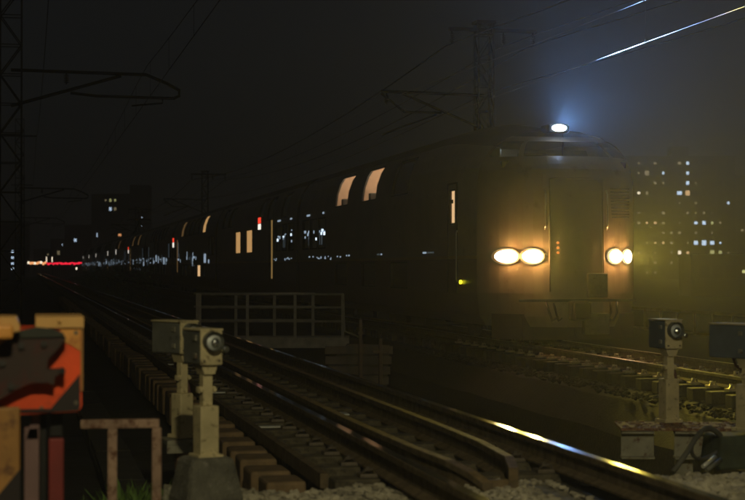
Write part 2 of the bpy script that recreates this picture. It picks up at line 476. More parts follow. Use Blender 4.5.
while y < 200:
    jx, jr = R.uniform(-.02, .02), R.uniform(-.015, .015)
    if y < 62:
        o = put('sleeper', sleeper_me, near, (2.71 + jx, y, -.166), jr)
    else:
        rest.box((2.71, y, -.256), (1.74, .21, .18))
    if y < 24:
        for s in (-1, 1):
            for e in (-1, 1):
                put('rail_clip', clip_me, near, (NT + s * .567 + e * .105, y, -.166), 0 if e > 0 else math.pi)
    elif y < 62:
        for s in (-1, 1):
            for e in (-1, 1): restc.box((NT + s * .567 + e * .1, y, -.15), (.11, .12, .05))
    k += 1
    y += .62
y = 10.35
while y < 75:
    o = put('edge_block', block_me, near, (1.60 + R.uniform(-.02, .02), y, -.36 + R.uniform(-.012, .012)), R.uniform(-.05, .05))
    o.scale = (R.uniform(.92, 1.05), R.uniform(.9, 1.08), 1)
    y += .62
o = rest.build('sleeper', M['timber'], near); o['kind'] = 'stuff'
o = restc.build('rail_clip', M['clip'], near); o['kind'] = 'stuff'
# a steel angle along the sleeper ends
b = MB()
for y0 in range(10, 70, 5): b.box((1.80, y0 + 2.48, -.19), (.05, 4.96, .09))
b.build('edge_angle', M['railside'], near)
# loose pale plates lying on the sleeper ends
for (x, y) in ((1.95, 13.2), (1.98, 16.9), (1.94, 21.9), (2.0, 18.1)):
    MB().box((x, y, -.160), (.22, .10, .012)).build('pale_plate', M['plate'], near)
MB().box((2.70, 14.2, -.158), (.12, .2, .014)).build('pale_plate', M['plate'], near)

rest = MB()
sl3 = jig(MB().box((0, 0, -.08), (2.0, .22, .16), ch=.012), 'sleeper', M['shadetimber'])
y = 13.2
while y < 230:
    if y < 33:
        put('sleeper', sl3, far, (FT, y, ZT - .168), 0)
        for s in (-1, 1):
            for e in (-1, 1):
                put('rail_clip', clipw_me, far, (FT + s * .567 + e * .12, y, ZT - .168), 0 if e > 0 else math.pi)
    else:
        rest.box((FT, y, ZT - .248), (2.0, .22, .16))
    y += .6
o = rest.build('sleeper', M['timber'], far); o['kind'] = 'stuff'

# cable trough along the foot of the embankment
tr = thing('cable_trough', 'dark concrete cable trough running along the ground left of the sleepers', 'trough', (0.74, 9, -.6))
lid = jig(MB().box((0, 0, 0), (.30, .97, .06), ch=.008), 'trough_lid', M['trough'])
for i in range(38):
    put('trough_lid', lid, tr, (R.uniform(-.008, .008), i * 1.0, .10 + R.uniform(-.006, .006)), R.uniform(-.01, .01))
MB().box((-.13, 18.5, .03), (.05, 38, .08)).box((.13, 18.5, .03), (.05, 38, .08)).build('trough_wall', M['trough'], tr)

# ------------------------------------------------------------------ the night train
PROF = [(1.30, 0.34), (1.42, 0.52), (1.47, 0.9), (1.47, 2.76), (1.455, 2.98), (1.415, 3.25), (1.32, 3.52), (1.15, 3.78), (.86, 3.99), (.43, 4.13), (0, 4.19)]
def hw(z):
    if z <= PROF[0][1]: return PROF[0][0]
    for (w0, z0), (w1, z1) in zip(PROF, PROF[1:]):
        if z <= z1: return w0 + (w1 - w0) * (z - z0) / (z1 - z0)
    return 0
BELT = 1.52
ZROWS = [.34, .52, .9, .95, 1.45, BELT, BELT + .06, 1.9, 2.68, 2.76, 2.94, 3.02, 3.12, 3.25, 3.38, 3.52, 3.60, 3.66, 3.78, 3.86, 3.93, 3.99, 4.06, 4.11, 4.13, 4.16, 4.19]
LIM = {'upper': (2.94, 3.66), 'lower': (.95, 1.45), 'single': (1.9, 2.68)}
CARMATS = lambda: [M['red_car'], M['gold'], M['cream_car'], M['roofgrey']]
def rowmat(z): return 0 if z < BELT else (1 if z < BELT + .05 else (2 if z < 3.78 else 3))

def ycuts(y0, y1, wins):
    ys = {y0, y1}
    for w in wins: ys |= {w[0], w[1]}
    out = sorted(ys); res = []
    for a, b in zip(out, out[1:]):
        n = max(1, int((b - a) / 2.5))
        res += [a + (b - a) * i / n for i in range(n)]
    return res + [out[-1]]

def shell(parent, y0, y1, wins):
    """side walls and roof with window openings on the near side; y measured along the car"""
    b = MB(); ys = ycuts(y0, y1, wins)
    for ya, yb in zip(ys, ys[1:]):
        ym = (ya + yb) / 2
        for za, zb in zip(ZROWS, ZROWS[1:]):
            zm = (za + zb) / 2
            hole = any(w[0] < ym < w[1] and LIM[w[2]][0] < zm < LIM[w[2]][1] for w in wins)
            sm_ = za > 2.8
            if not hole:
                b.face([(-hw(za), yb, za), (-hw(za), ya, za), (-hw(zb), ya, zb), (-hw(zb), yb, zb)], False, rowmat(za))
            b.face([(hw(za), ya, za), (hw(za), yb, za), (hw(zb), yb, zb), (hw(zb), ya, zb)], False, rowmat(za))
    for y in (y0, y1):
        pts = [(-hw(z), y, z) for z in ZROWS] + [(hw(z), y, z) for z in reversed(ZROWS[:-1])]
        b.face(pts if y == y1 else list(reversed(pts)), False, 3)
    b.face([(-1.3, y0, .34), (-1.3, y1, .34), (1.3, y1, .34), (1.3, y0, .34)], False, 3)
    return b

WIN_CACHE = {}
def window_mesh(kind, w, inset, m, inner=False):
    key = (kind, round(w, 2), inset, m.name)
    if key in WIN_CACHE: return WIN_CACHE[key]
    lo, hi = LIM[kind]
    zs = [z for z in ZROWS if lo <= z <= hi + 1e-6]
    b = MB()
    if inner:                                          # the reveal and rubber seal round the opening
        for za, zb in zip(zs, zs[1:]):
            for yy, sgn in ((0, 1), (w, -1)):
                q = [(-hw(za) - .004, yy, za), (-hw(za) + inset + .01, yy, za), (-hw(zb) + inset + .01, yy, zb), (-hw(zb) - .004, yy, zb)]
                b.face(q)
                q2 = [(-hw(za) - .004, yy - sgn * .03, za), (-hw(za) - .004, yy, za), (-hw(zb) - .004, yy, zb), (-hw(zb) - .004, yy - sgn * .03, zb)]
                b.face(q2)
        for z, sg in ((lo, -1), (hi, 1)):
            b.face([(-hw(z) - .004, 0, z), (-hw(z) + inset + .01, 0, z), (-hw(z) + inset + .01, w, z), (-hw(z) - .004, w, z)])
            b.face([(-hw(z) - .004, -.03, z), (-hw(z) - .004, w + .03, z), (-hw(z + sg * .03) - .004, w + .03, z + sg * .03), (-hw(z + sg * .03) - .004, -.03, z + sg * .03)])
    else:
        for za, zb in zip(zs, zs[1:]):
            b.face([(-hw(za) + inset, w, za), (-hw(za) + inset, 0, za), (-hw(zb) + inset, 0, zb), (-hw(zb) + inset, w, zb)], len(zs) > 3)
    WIN_CACHE[key] = jig(b, 'pane', m)
    return WIN_CACHE[key]

def add_window(car, y0, y1, kind, m, inset=.03):
    w = put('window', window_mesh(kind, y1 - y0, inset, M['seal'], True), car, (0, y0, 0))
    put('pane', window_mesh(kind, y1 - y0, inset, m), w)
    return w

def berth(car, y0, y1, power, win):
    """a small lit cabin behind an upper-deck window"""
    b = MB()
    xb, za, zb = -.55, 2.86, 3.80
    ya, yb = y0 - .15, y1 + .15
    zz = [za, 3.1, 3.3, 3.5, 3.66, zb]
    pr = [(-hw(z) + .05, z) for z in zz]
    for yy in (ya, yb): b.face([(xb, yy, za)] + [(x, yy, z) for x, z in pr] + [(xb, yy, zb)])
    b.face([(xb, ya, za), (xb, yb, za), (xb, yb, zb), (xb, ya, zb)])
    b.face([(pr[0][0], ya, za), (pr[0][0], yb, za), (xb, yb, za), (xb, ya, za)])
    b.face([(pr[-1][0], ya, zb), (xb, ya, zb), (xb, yb, zb), (pr[-1][0], yb, zb)])
    b.build('berth_room', M['berth'], car)
    L = bpy.data.lights.new('berth_lamp', 'POINT'); L.energy = power; L.color = (1, .84, .58); L.shadow_soft_size = .06
    lo = bpy.data.objects.new('berth_lamp', L); C.objects.link(lo); lo.parent = car; lo.location = (-.85, (ya + yb) / 2 - .1, 3.66)
    MB().box((-1.18, yb - .35, 3.0), (.3, .16, .26), ch=.03).build('headrest', M['seal'], car)

def bogie(car, yc):
    b = MB()
    for s in (-1, 1):
        b.box((s * .98, yc, -ZT * 0 + .48), (.12, 2.7, .22), ch=.03)
        for e in (-1, 1): b.box((s * 1.02, yc + e * 1.05, .44), (.22, .34, .3), ch=.03)
    b.box((0, yc, .55), (1.9, .5, .2))
    fr = b.build('bogie', M['under'], car)
    wm = bogie.me
    for e in (-1, 1): put('wheelset', wm, fr, (0, yc + e * 1.05, .43))
wb = MB()
for s in (-1, 1):
    wb.tube([(s * .50, 0, 0), (s * .53, 0, 0), (s * .53, 0, 0), (s * .62, 0, 0)], [.455, .455, .43, .425], 20)
wb.tube([(-.9, 0, 0), (.9, 0, 0)], .08, 10)
bogie.me = jig(wb, 'wheelset', M['under'])

def underfloor(car, y0, y1):
    rr = random.Random(int(y0 * 10))
    y = y0
    while y < y1 - 1:
        L = rr.uniform(.9, 2.0)
        if y + L > y1: break
        MB().box((-.85, y + L / 2, .36 + .02), (.8, L, .42), ch=.03).build('underfloor_box', M['under'], car)
        y += L + rr.uniform(.2, .6)

GAP = .5
TRAINGRP = 'coaches of the night train'
def coach(y0, length, wins, label, name='sleeper_coach'):
    """wins: (y0, y1, kind, material or 'berth')"""
    car = thing(name, label, 'railway coach', (FT, y0, ZT), 0, TRAINGRP)
    b = shell(car, 0, length, [(w[0], w[1], w[2]) for w in wins])
    b.build('body', CARMATS(), car)
    for w in wins:
        if w[3] == 'berth':
            win = add_window(car, w[0], w[1], w[2], M['g_clear'])
            berth(car, w[0], w[1], w[4], win)
        else:
            win = add_window(car, w[0], w[1], w[2], w[3])
    for e in (2.9, length - 2.9): bogie(car, e)
    underfloor(car, 5.0, length - 5.0)
    MB().box((0, length + GAP / 2, 2.0), (2.5, GAP - .02, 3.0)).build('gangway_bellows', M['bellows'], car)
    return car

# --- leading cab car
Y0 = 27.05
NOSE = 1.2
cab = thing('cab_car', 'leading cab car of the night train with glowing headlights and high windscreen', 'train', (FT, Y0, ZT))
DK = M['darkglass']
wins1 = [(2.55, 3.05, 'door', None)]
uppers = [(6.65, 8.2), (9.9, 11.45), (13.3, 14.9)]
W1 = []
for i, (a, c_) in enumerate(uppers):
    W1.append((a, c_, 'upper', 'berth' if i in (1, 2) else DK, 20))
    W1.append((a, c_, 'lower', DK))
LIM['crew'] = (2.20, 2.80)
ZROWS_extra = [2.20, 2.80]
ZROWS = sorted(set(ZROWS + ZROWS_extra))
for a in (16.3, 17.6, 18.9): W1.append((a, a + 1.1, 'single', DK))
def nose_y(s, z):
    plan = abs(s) ** 2.7
    sl_ = .05 * max(0, z - .9) / 2 if z < 3.15 else .055 + (.945) * min(1, (z - 3.15) / 1.04) ** 1.2
    return NOSE * (1 - (1 - plan) * (1 - sl_))
def droop(y, z):
    """the cab roof dips towards the front"""
    if z <= 2.76: return z
    u = min(1, max(0, (y - .5) / 4.2)); u = u * u * (3 - 2 * u)
    return 2.76 + (z - 2.76) * (.74 + .26 * u)
crew = (2.72, 3.06, 'crew', 'room')
L1 = 20.6
b = MB()
wl = [(w[0], w[1], w[2]) for w in W1] + [(crew[0], crew[1], 'crew')] + [(q, q, 'upper') for q in (1.6, 2.1, 3.5, 4.1, 4.7)]
sh = shell(cab, NOSE, L1, wl)
# the shell's front end plate is replaced by the nose: drop the first end face
idx = [i for i, f in enumerate(sh.f) if len(f) > 20]
del sh.f[idx[0]]; del sh.sm[idx[0]]; del sh.mi[idx[0]]
sh.v = [(x, y_, droop(y_, z)) for x, y_, z in sh.v]
sh.build('body', CARMATS(), cab)
for w in W1:
    if w[3] == 'berth':
        win = add_window(cab, w[0], w[1], w[2], M['g_clear']); berth(cab, w[0], w[1], w[4], win)
    else: add_window(cab, w[0], w[1], w[2], w[3])
add_window(cab, crew[0], crew[1], 'crew', M['e_warm'])
MB().box((-1.475, crew[0] + .22, 2.60), (.02, .18, .07)).build('door_latch_plate', M['seal'], cab)
# crew door outline and handrails
b = MB()
for yy in (2.55, 3.22): b.box((-1.474, yy, 1.92), (.014, .03, 2.04))
b.box((-1.474, 2.885, 2.935), (.014, .70, .03))
b.build('crew_door_frame', M['seal'], cab)
MB().tube([(-1.50, 2.44, 1.1), (-1.52, 2.44, 1.15), (-1.52, 2.44, 2.0), (-1.50, 2.44, 2.05)], .014, 6).build('handrail', M['steelbright'], cab)

SCOL = [-1, -.985, -.96, -.90, -.82, -.74, -.66, -.60, -.5, -.4, -.33, -.2, -.07, .07, .2, .33, .4, .5, .60, .66, .74, .82, .90, .96, .985, 1]
ZN = [.34, .52, .92, 1.0, 1.25, 1.40, 1.48, BELT, BELT + .06, 1.75, 1.9, 2.3, 2.66, 2.86, 3.04, 3.18, 3.30, 3.40, 3.50, 3.60, 3.72, 3.80, 3.88, 3.95, 4.0, 4.06, 4.11, 4.15, 4.18, 4.19]
def npt(s, z, off=0):
    y_ = nose_y(s, z)
    return Vector((s * hw(z), y_ + off, droop(y_, z)))
front, panes = MB(), {'side': MB(), 'mid': MB(), 'side2': MB()}
for s0, s1 in zip(SCOL, SCOL[1:]):
    smid = (s0 + s1) / 2
    for za, zb in zip(ZN, ZN[1:]):
        zm = (za + zb) / 2
        q = [npt(s0, za), npt(s1, za), npt(s1, zb), npt(s0, zb)]
        key = None
        if 3.50 < zm < 3.88:
            if -.96 < smid < -.66: key = 'side'
            elif -.60 < smid < .60: key = 'mid'
            elif .66 < smid < .96: key = 'side2'
        if key: panes[key].face([p + Vector((0, .015, 0)) for p in q], True)
        else: front.face(q, True, 0 if za < .34 else (1 if za < .34 else (2 if za < 3.99 else 3)))
front.build('nose', CARMATS(), cab)
for k_ in panes: panes[k_].build('windscreen', M['g_wind'], cab)
# inside of the cab, seen through the windscreen
b = MB()
b.face([(-1.3, 2.3, 2.6), (1.3, 2.3, 2.6), (.95, 2.3, 3.55), (-.95, 2.3, 3.55)])
b.build('cab_back_wall', M['cabwall'], cab)
b = MB(); b.box((0, .95, 3.18), (2.3, .5, .12), ch=.03); b.box((-.55, .85, 3.30), (.5, .2, .16), ch=.02); b.box((.5, .85, 3.27), (.35, .2, .12), ch=.02)
b.build('driver_desk', M['blackp'], cab)
MB().box((-1.0, 1.75, 3.38), (.22, .25, .34), ch=.04).build('driver_seat', M['plate'], cab)
MB().tube([(.05, 1.0, 3.2), (.05, .95, 3.75)], .012, 6).build('wiper', M['blackp'], cab)
L = bpy.data.lights.new('cab_lamp', 'POINT'); L.energy = 1.2; L.color = (.75, .85, 1); L.shadow_soft_size = .05
lo = bpy.data.objects.new('cab_lamp', L); C.objects.link(lo); lo.parent = cab; lo.location = (-.75, 1.85, 3.5)
# gangway door in the middle of the nose
b = MB()
for s in (-.33, .33):
    pts = [npt(s, z, -.02) for z in (.95, 1.5, 2.0, 2.5, 2.95)]
    b.tube(pts, .014, 6)
b.tube([npt(s, 2.95, -.02) for s in (-.33, -.15, .15, .33)], .014, 6)
b.build('gangway_frame', M['cream_car'], cab)
b = MB()
V = [npt(s, z, -.012) for z in (.98, 1.5, 2.0, 2.5, 2.9) for s in (-.31, -.1, .1, .31)]
b.mesh(V, [(j * 4 + i, j * 4 + i + 1, j * 4 + i + 5, j * 4 + i + 4) for j in range(4) for i in range(3)], True)
b.build('gangway_door', M['cream_car'], cab)
for s in (-.38, .38):
    p = [npt(s, z, -.07) for z in (2.02, 2.1, 2.35, 2.62, 2.70)]
    p[0].y += .06; p[-1].y += .06
    MB().tube(p, .016, 6).build('handrail', M['steelbright'], cab)
# louvred panel beside the gangway door
b = MB()
for i in range(10): b.box((.72, nose_y(.5, 2.3) - .012, 2.24 + i * .055), (.62, .025, .022), rz=.14)
b.build('louvre_panel', M['roofgrey'], cab)
# headlights
def oval(cx, z, rx, rz, off, n=20):
    pts = []
    for i in range(n):
        a = 2 * math.pi * i / n
        x = cx + rx * math.cos(a); zz = z + rz * math.sin(a)
        pts.append(Vector((x, nose_y(x / hw(zz), zz) + off, zz)))
    return pts
def headlight(cx, z, rx, rz, m, power, col, aim, label=None):
    hb = MB()
    o1, o2, o3 = oval(cx, z, rx * 1.22, rz * 1.22, -.004), oval(cx, z, rx * 1.22, rz * 1.22, -.045), oval(cx, z, rx, rz, -.05)
    n = len(o1)
    for i in range(n):
        j = (i + 1) % n
        hb.face([o1[i], o1[j], o2[j], o2[i]], True); hb.face([o2[i], o2[j], o3[j], o3[i]], True)
    h = hb.build('headlight', M['bowl'], cab)
    lb = MB()
    o4 = oval(cx, z, rx * .6, rz * .6, -.075)
    c0 = Vector((cx, nose_y(cx / hw(z), z) - .085, z))
    for i in range(n):
        j = (i + 1) % n
        lb.face([o3[i], o3[j], o4[j], o4[i]], True); lb.face([o4[i], o4[j], c0], True)
    lb.build('lens', m, h)
    Lm = bpy.data.lights.new('headlight_beam', 'SPOT')
    Lm.energy = power; Lm.color = col; Lm.spot_size = math.radians(53); Lm.spot_blend = .7; Lm.shadow_soft_size = .08
    lo = bpy.data.objects.new('headlight_beam', Lm); C.objects.link(lo); lo.parent = cab
    lo.location = c0 + Vector((0, -.10, 0))
    lo.rotation_euler = Vector(aim).to_track_quat('-Z', 'Y').to_euler()
HP = 1200
HALOP = 17
for sg in (-1, 1):      # added lights floating before the nose, imitating lens glare round the lamps
    for q in (sg * .76, sg * 1.12):
        L = bpy.data.lights.new('headlight_halo_fill', 'POINT'); L.energy = HALOP; L.color = (1, .46, .15); L.shadow_soft_size = .06
        lo = bpy.data.objects.new('headlight_halo_fill', L); C.objects.link(lo); lo.parent = cab
        lo.location = (q, nose_y(q / hw(1.56), 1.56) - .165, 1.56)
for cx in (-1.12, -.76, .76, 1.12):
    headlight(cx, 1.56, .15, .11, M['e_head'], HP, (1.0, .76, .10), (-.03, -1, .10))
# roof light
b = MB(); b.box((-.08, 1.02, 3.83), (.40, .5, .15), ch=.04); rb = b.build('roof_light', M['roofgrey'], cab)
b = MB(); b.tube([(-.08, .765, 3.83), (-.08, .735, 3.83)], [.062, .05], 14); lz = b.build('lens', M['e_top'], rb); lz.scale = (2.2, 1, 1); lz.location = (.096, 0, 0)
Lm = bpy.data.lights.new('roof_beam', 'SPOT'); Lm.energy = 3200; Lm.color = (.24, .47, 1.0); Lm.spot_size = math.radians(56); Lm.spot_blend = .8; Lm.shadow_soft_size = .08
lo = bpy.data.objects.new('roof_beam', Lm); C.objects.link(lo); lo.parent = cab; lo.location = (-.08, .68, 3.84)
L = bpy.data.lights.new('roof_halo_fill', 'POINT'); L.energy = 1.6; L.color = (.3, .5, 1); L.shadow_soft_size = .06  # added light floating before the roof lamp, imitating its blue halo
l2 = bpy.data.objects.new('roof_halo_fill', L); C.objects.link(l2); l2.parent = cab; l2.location = (-.08, .56, 3.87)
lo.location = (-.08, .68, 3.84); lo.rotation_euler = Vector((-.08, -1, .16)).to_track_quat('-Z', 'Y').to_euler()
# three glowing dots, coupler, skirt, plough
for i in range(3):
    MB().tube([npt(-.24, 1.62 + i * .085, -.015), npt(-.24, 1.62 + i * .085, -.05)], .022, 8).build('nose_dot', M['e_amber'], cab)
b = MB(); b.box((0, .10, .62), (.34, .5, .34), ch=.04); b.tube([(0, .3, .62), (0, -.25, .62)], .11, 12); b.box((0, -.22, .62), (.3, .12, .3), ch=.03)
b.build('coupler', M['under'], cab)
b = MB(); b.box((.34, -.02, 1.06), (.36, .12, .42), ch=.02); b.build('jumper_box', M['greybox'], cab)
b = MB(); b.box((.30, -.06, .40), (.46, .14, .36), ch=.02); b.box((.48, -.14, .50), (.06, .04, .12)); b.build('jumper_box', M['greybox'], cab)
b = MB(); b.box((0, .02, .80), (2.1, .05, .045)); b.build('step_bar', M['roofgrey'], cab)
for sx in (-.55, -.42, .62, .74):
    MB().tube([(sx, .08, .78), (sx * .95, -.02, .60), (sx * .85, -.03, .45), (sx * .7, .0, .50)], .022, 6).build('air_hose', M['blackp'], cab)
b = MB()
pl = [(-1.3, .75), (-.9, .30), (0, .16), (.9, .30), (1.3, .75)]
for (xa, ya), (xb, yb) in zip(pl, pl[1:]):
    b.mesh([(xa, ya, .12), (xb, yb, .12), (xb, yb + .02, .56), (xa, ya + .02, .56), (xa, ya + .08, .12), (xb, yb + .08, .12), (xb, yb + .1, .56), (xa, ya + .1, .56)],
           [(0, 1, 2, 3), (5, 4, 7, 6), (0, 4, 5, 1), (3, 2, 6, 7)])
b.build('snow_plough', M['under'], cab)
MB().tube([(-1.48, 2.2, 1.10), (-1.52, 2.2, 1.10)], .035, 10).build('side_lamp', M['e_yellow'], cab)
for e in (3.6, L1 - 2.9): bogie(cab, e)
underfloor(cab, 6.0, L1 - 5.0)
MB().box((0, L1 + GAP / 2, 2.0), (2.5, GAP - .02, 3.0)).build('gangway_bellows', M['bellows'], cab)
for (yy, w_) in ((4.6, .5), (5.1, .28), (9.2, .10), (9.5, .35), (13.0, .16), (13.3, .1), (18.2, .14), (18.8, .2)):
    MB().box((-1.472, yy, 1.66), (.012, w_, .035)).build('glint_piece', M['e_blue2'] if w_ > .3 else M['e_blue'], cab)  # lights reflected off the car side, built as glowing strips

# --- second coach: saloon glass with built-on blue-white reflections, door, destination sign
y2 = Y0 + L1 + GAP
W2 = []
for a in (.5, 1.8, 3.1): W2.append((a, a + 1.05, 'single', M['darkglass']))
W2 += [(9.75, 11.35, 'single', M['e_warm3']), (13.0, 14.5, 'single', M['e_warm3'])]
W2 += [(5.0, 6.3, 'upper', DK), (7.0, 8.3, 'upper', DK), (15.5, 16.8, 'upper', DK), (17.6, 18.9, 'upper', DK), (2.0, 3.2, 'upper', DK)]
c2 = coach(y2, 20.6, W2, 'second coach with blue-white reflections built on its saloon windows, just behind the cab car')
# lights reflected in the saloon glass, built as small glowing shapes
rr = random.Random(5)
def saloon(car, ya, yb, n, gaps):
    for i in range(n):
        yy = rr.uniform(ya, yb); zz = rr.choice([2.22, 2.30, 2.38]) + rr.gauss(0, .07)
        if zz > 2.6 or any(abs(yy - q) < .16 for q in gaps): continue
        if i % 4 == 0: MB().box((-1.437, yy, 2.15), (.008, rr.uniform(.06, .12), .34)).build('pane_reflection', M['e_blue2'], car)
        MB().box((-1.437, yy, zz), (.008, rr.uniform(.06, .34), rr.uniform(.025, .10))).build('pane_reflection', M['e_blue'] if i % 3 else M['e_bluehot'], car)
saloon(c2, .6, 4.0, 22, (1.67, 2.97))
saloon(cab, 16.4, 19.8, 26, (17.5, 18.8))
for yy, w_ in ((1.0, .3), (3.4, .6)): MB().box((-1.472, yy, 2.83), (.010, w_, .05)).build('glint_piece', M['e_blue'], c2)  # more reflections on the bodywork, built as glowing strips
for yy, w_ in ((19.0, .5), (16.6, .2)): MB().box((-1.472, yy, 2.83), (.010, w_, .05)).build('glint_piece', M['e_blue'], cab)
for i in range(12): MB().box((-1.472, rr.uniform(0, 4.6), 1.62 + rr.uniform(-.04, .04)), (.010, rr.uniform(.05, .22), .03)).build('glint_piece', M['e_blue'], c2)
for i in range(14): MB().box((-1.472, rr.uniform(14, 20), 1.62 + rr.uniform(-.04, .04)), (.010, rr.uniform(.04, .16), .03)).build('glint_piece', M['e_blue'], cab)
dd = MB(); dd.box((-1.473, 4.95, 1.95), (.012, .24, 1.9)); dd.build('door_light_strip', M['e_door'], c2)
b = MB(); b.box((-1.473, 5.5, 1.9), (.012, .05, 2.0)); b.box((-1.473, 4.7, 1.9), (.012, .05, 2.0)); b.box((-1.473, 5.1, 2.92), (.012, .85, .05)); b.build('door_frame', M['seal'], c2)
sg = MB().box((-1.475, 7.75, 2.86), (.02, .78, .46)).build('destination_sign', M['seal'], c2)
MB().box((-1.488, 7.75, 2.96), (.01, .66, .20)).build('sign_panel', M['e_red'], sg)
MB().box((-1.488, 7.75, 2.745), (.01, .66, .19)).build('sign_panel', M['e_white'], sg)

# --- third coach onwards
def generic(i, y0, label):
    rr = random.Random(100 + i)
    ws = []
    for k_ in range(6):
        a = 4.2 + k_ * 2.1
        mu = DK; ml = DK
        if i == 2 and k_ == 0: mu = M['e_warm3']
        if i == 2 and k_ == 1: ml = M['e_warm']
        if i == 2 and k_ == 5: mu = M['e_warm2']
        if i == 4 and k_ in (1, 4): mu = M['e_warm2']
        if i == 5 and k_ == 3: mu = M['e_warm2']
        if rr.random() < .05: ml = M['e_warm2']
        ws.append((a, a + 1.4, 'upper', mu)); ws.append((a, a + 1.4, 'lower', ml))
    for a in (.6, 1.9, 17.2, 18.7): ws.append((a, a + .9, 'single', M['e_blue2'] if rr.random() < .5 else DK))
    c = coach(y0, 20.6, ws, label)
    for q in range(int(30 if i > 2 else 14)):
        MB().box((-1.474, rr.uniform(.5, 20), rr.choice([1.66, 1.70, 1.85]) + rr.uniform(-.04, .1)), (.010, rr.choice([.1, .15, .4, .8]), rr.choice([.06, .1, .16, .4])), 0).build('belt_reflection', M['e_blue'] if rr.random() < .5 else M['e_blue2'], c)  # lights reflected along the coach side, built as glowing boxes
    dy = {2: 17.9, 3: 10, 4: 15.5, 6: 6}.get(i, 12.4)
    MB().box((-1.474, dy, 1.95), (.012, .35, 1.7)).build('door_light_strip', M['e_warm2'] if i in (2, 4) else M['seal'], c)
    sg = MB().box((-1.475, dy + 2.3, 2.70), (.02, .95, .56)).build('destination_sign', M['seal'], c)
    if i in (2, 4):
        MB().box((-1.488, dy + 2.3, 2.82), (.01, .8, .22)).build('sign_panel', M['e_red'], sg)
        MB().box((-1.488, dy + 2.3, 2.56), (.01, .8, .26)).build('sign_panel', M['e_white'], sg)
    elif i != 3:
        MB().box((-1.488, dy + 2.3, 2.70), (.01, .5, .42)).build('sign_panel', M['e_white'], sg)
    return c
ORD = ['third', 'fourth', 'fifth', 'sixth', 'seventh', 'eighth', 'ninth', 'tenth']
EXTRA = ['with two small warm windows', 'under the pole with two cross arms', 'with a red and white sign lit on its side', 'carrying a raised pantograph', 'below the dark apartment tower', 'dark, far down the line', 'very small, far down the line', 'last in sight, near the red lights']
for i in range(2, 10):
    cc = generic(i, Y0 + i * (20.6 + GAP), f'{ORD[i-2]} coach of the night train, {EXTRA[i-2]}')
    if i == 5:   # pantograph
        p = MB(); yc = 7.5 - 1.0
        p.tube([(-.55, yc, 4.1), (-.2, yc - .9, 4.75), (0, yc, 5.32)], .035, 6); p.tube([(.55, yc, 4.1), (.2, yc - .9, 4.75), (0, yc, 5.32)], .035, 6)
        p.tube([(-1.0, yc, 5.25), (-.8, yc, 5.36), (.8, yc, 5.36), (1.0, yc, 5.25)], .04, 6)
        p.box((0, yc, 4.12), (1.3, 1.2, .1))
        p.build('pantograph', M['mast'], cc)

# ------------------------------------------------------------------ overhead line: masts and wires
def lattice(parent, w, h, base=0.0, leg=.045, step=.7):
    for sx in (-1, 1):
        for sy in (-1, 1):
            MB().box((sx * w / 2, sy * w / 2, base + (h - base) / 2), (leg, leg, h - base)).build('leg', M['mast'], parent)
    b = MB(); z = base; k_ = 0
    while z < h - .1:
        z2 = min(h, z + step)
        for s in (-1, 1):
            a, c_ = (-w / 2, w / 2) if k_ % 2 else (w / 2, -w / 2)
            b.tube([(a, s * w / 2, z), (c_, s * w / 2, z2)], .02, 4); b.tube([(s * w / 2, a, z), (s * w / 2, c_, z2)], .02, 4)
            b.tube([(-w / 2, s * w / 2, z2), (w / 2, s * w / 2, z2)], .016, 4)
        z = z2; k_ += 1
    o = b.build('lattice', M['mast'], parent); o['kind'] = 'stuff'

def insulator(parent, x, z, L=.35):
    b = MB(); n = 5
    b.tube([(x, 0, z), (x, 0, z - L)], .02, 6)
    for i in range(n):
        zz = z - L * (.2 + .7 * i / n)
        b.tube([(x, 0, zz), (x, 0, zz - .02), (x, 0, zz - .035)], [.03, .075, .03], 10)
    b.build('insulator', M['insul'], parent)

def far_mast(y, label):
    t = thing('catenary_mast', label, 'mast', (12.35, y, -.9), 0, 'masts beyond the train')
    h = 8.75
    lattice(t, .42, h)
    b = MB(); b.box((.25, 0, h - .2), (2.5, .1, .1)); b.box((0, 0, h), (.55, .55, .08)); b.build('cross_arm', M['mast'], t)
    for x in (-.92, .55, 1.4): insulator(t, x, h - .25)
    b = MB()
    b.tube([(0, 0, 6.75), (-2.9, 0, 6.80)], .04, 6)
    b.tube([(-.1, 0, 5.85), (-2.3, 0, 6.75)], .035, 6)
    b.tube([(-2.9, 0, 6.75), (-2.25, 0, 6.25), (-1.2, 0, 6.25)], .03, 6)
    b.tube([(-2.9, 0, 5.6), (-2.3, 0, 5.85), (-1.35, 0, 6.2)], .025, 6)
    b.build('bracket', M['mast'], t)
    insulator(t, -2.75, 6.75, .3)
    return t
far_mast(43.8, 'tall lattice mast with insulators rising right behind the cab car roof')
far_mast(116, 'smaller lattice mast with a T-shaped cross arm above the middle coaches')
far_mast(188, 'tiny lattice mast above the far end of the train')

def near_mast(y, label):
    t = thing('catenary_mast', label, 'mast', (-.35, y, -.6), 0, 'masts left of the near track')
    h = 10.5
    lattice(t, .5, h)
    b = MB(); b.box((0, 0, h - 1.0), (2.0, .1, .1)); b.build('cross_arm', M['mast'], t)
    b = MB()
    b.tube([(0, 0, 6.42), (3.2, 0, 6.38), (3.7, 0, 6.18), (4.0, 0, 6.02), (4.0, 0, 5.88), (3.85, 0, 5.82)], .04, 6)
    b.tube([(3.9, 0, 5.82), (2.0, 0, 5.84), (1.4, 0, 5.9)], .035, 6)
    b.tube([(0, 0, 5.56), (2.6, 0, 6.34)], .04, 6)
    b.tube([(3.6, 0, 5.82), (3.6, 0, 5.70), (2.85, 0, 5.62)], .022, 6)
    b.build('bracket', M['mast'], t)
    insulator(t, 1.3, 6.4, .3)
    return t
near_mast(40.2, 'near lattice mast with a looped bracket arm at the left edge of the view')
near_mast(100, 'second lattice mast beside the near track, small dark bracket over the rails')
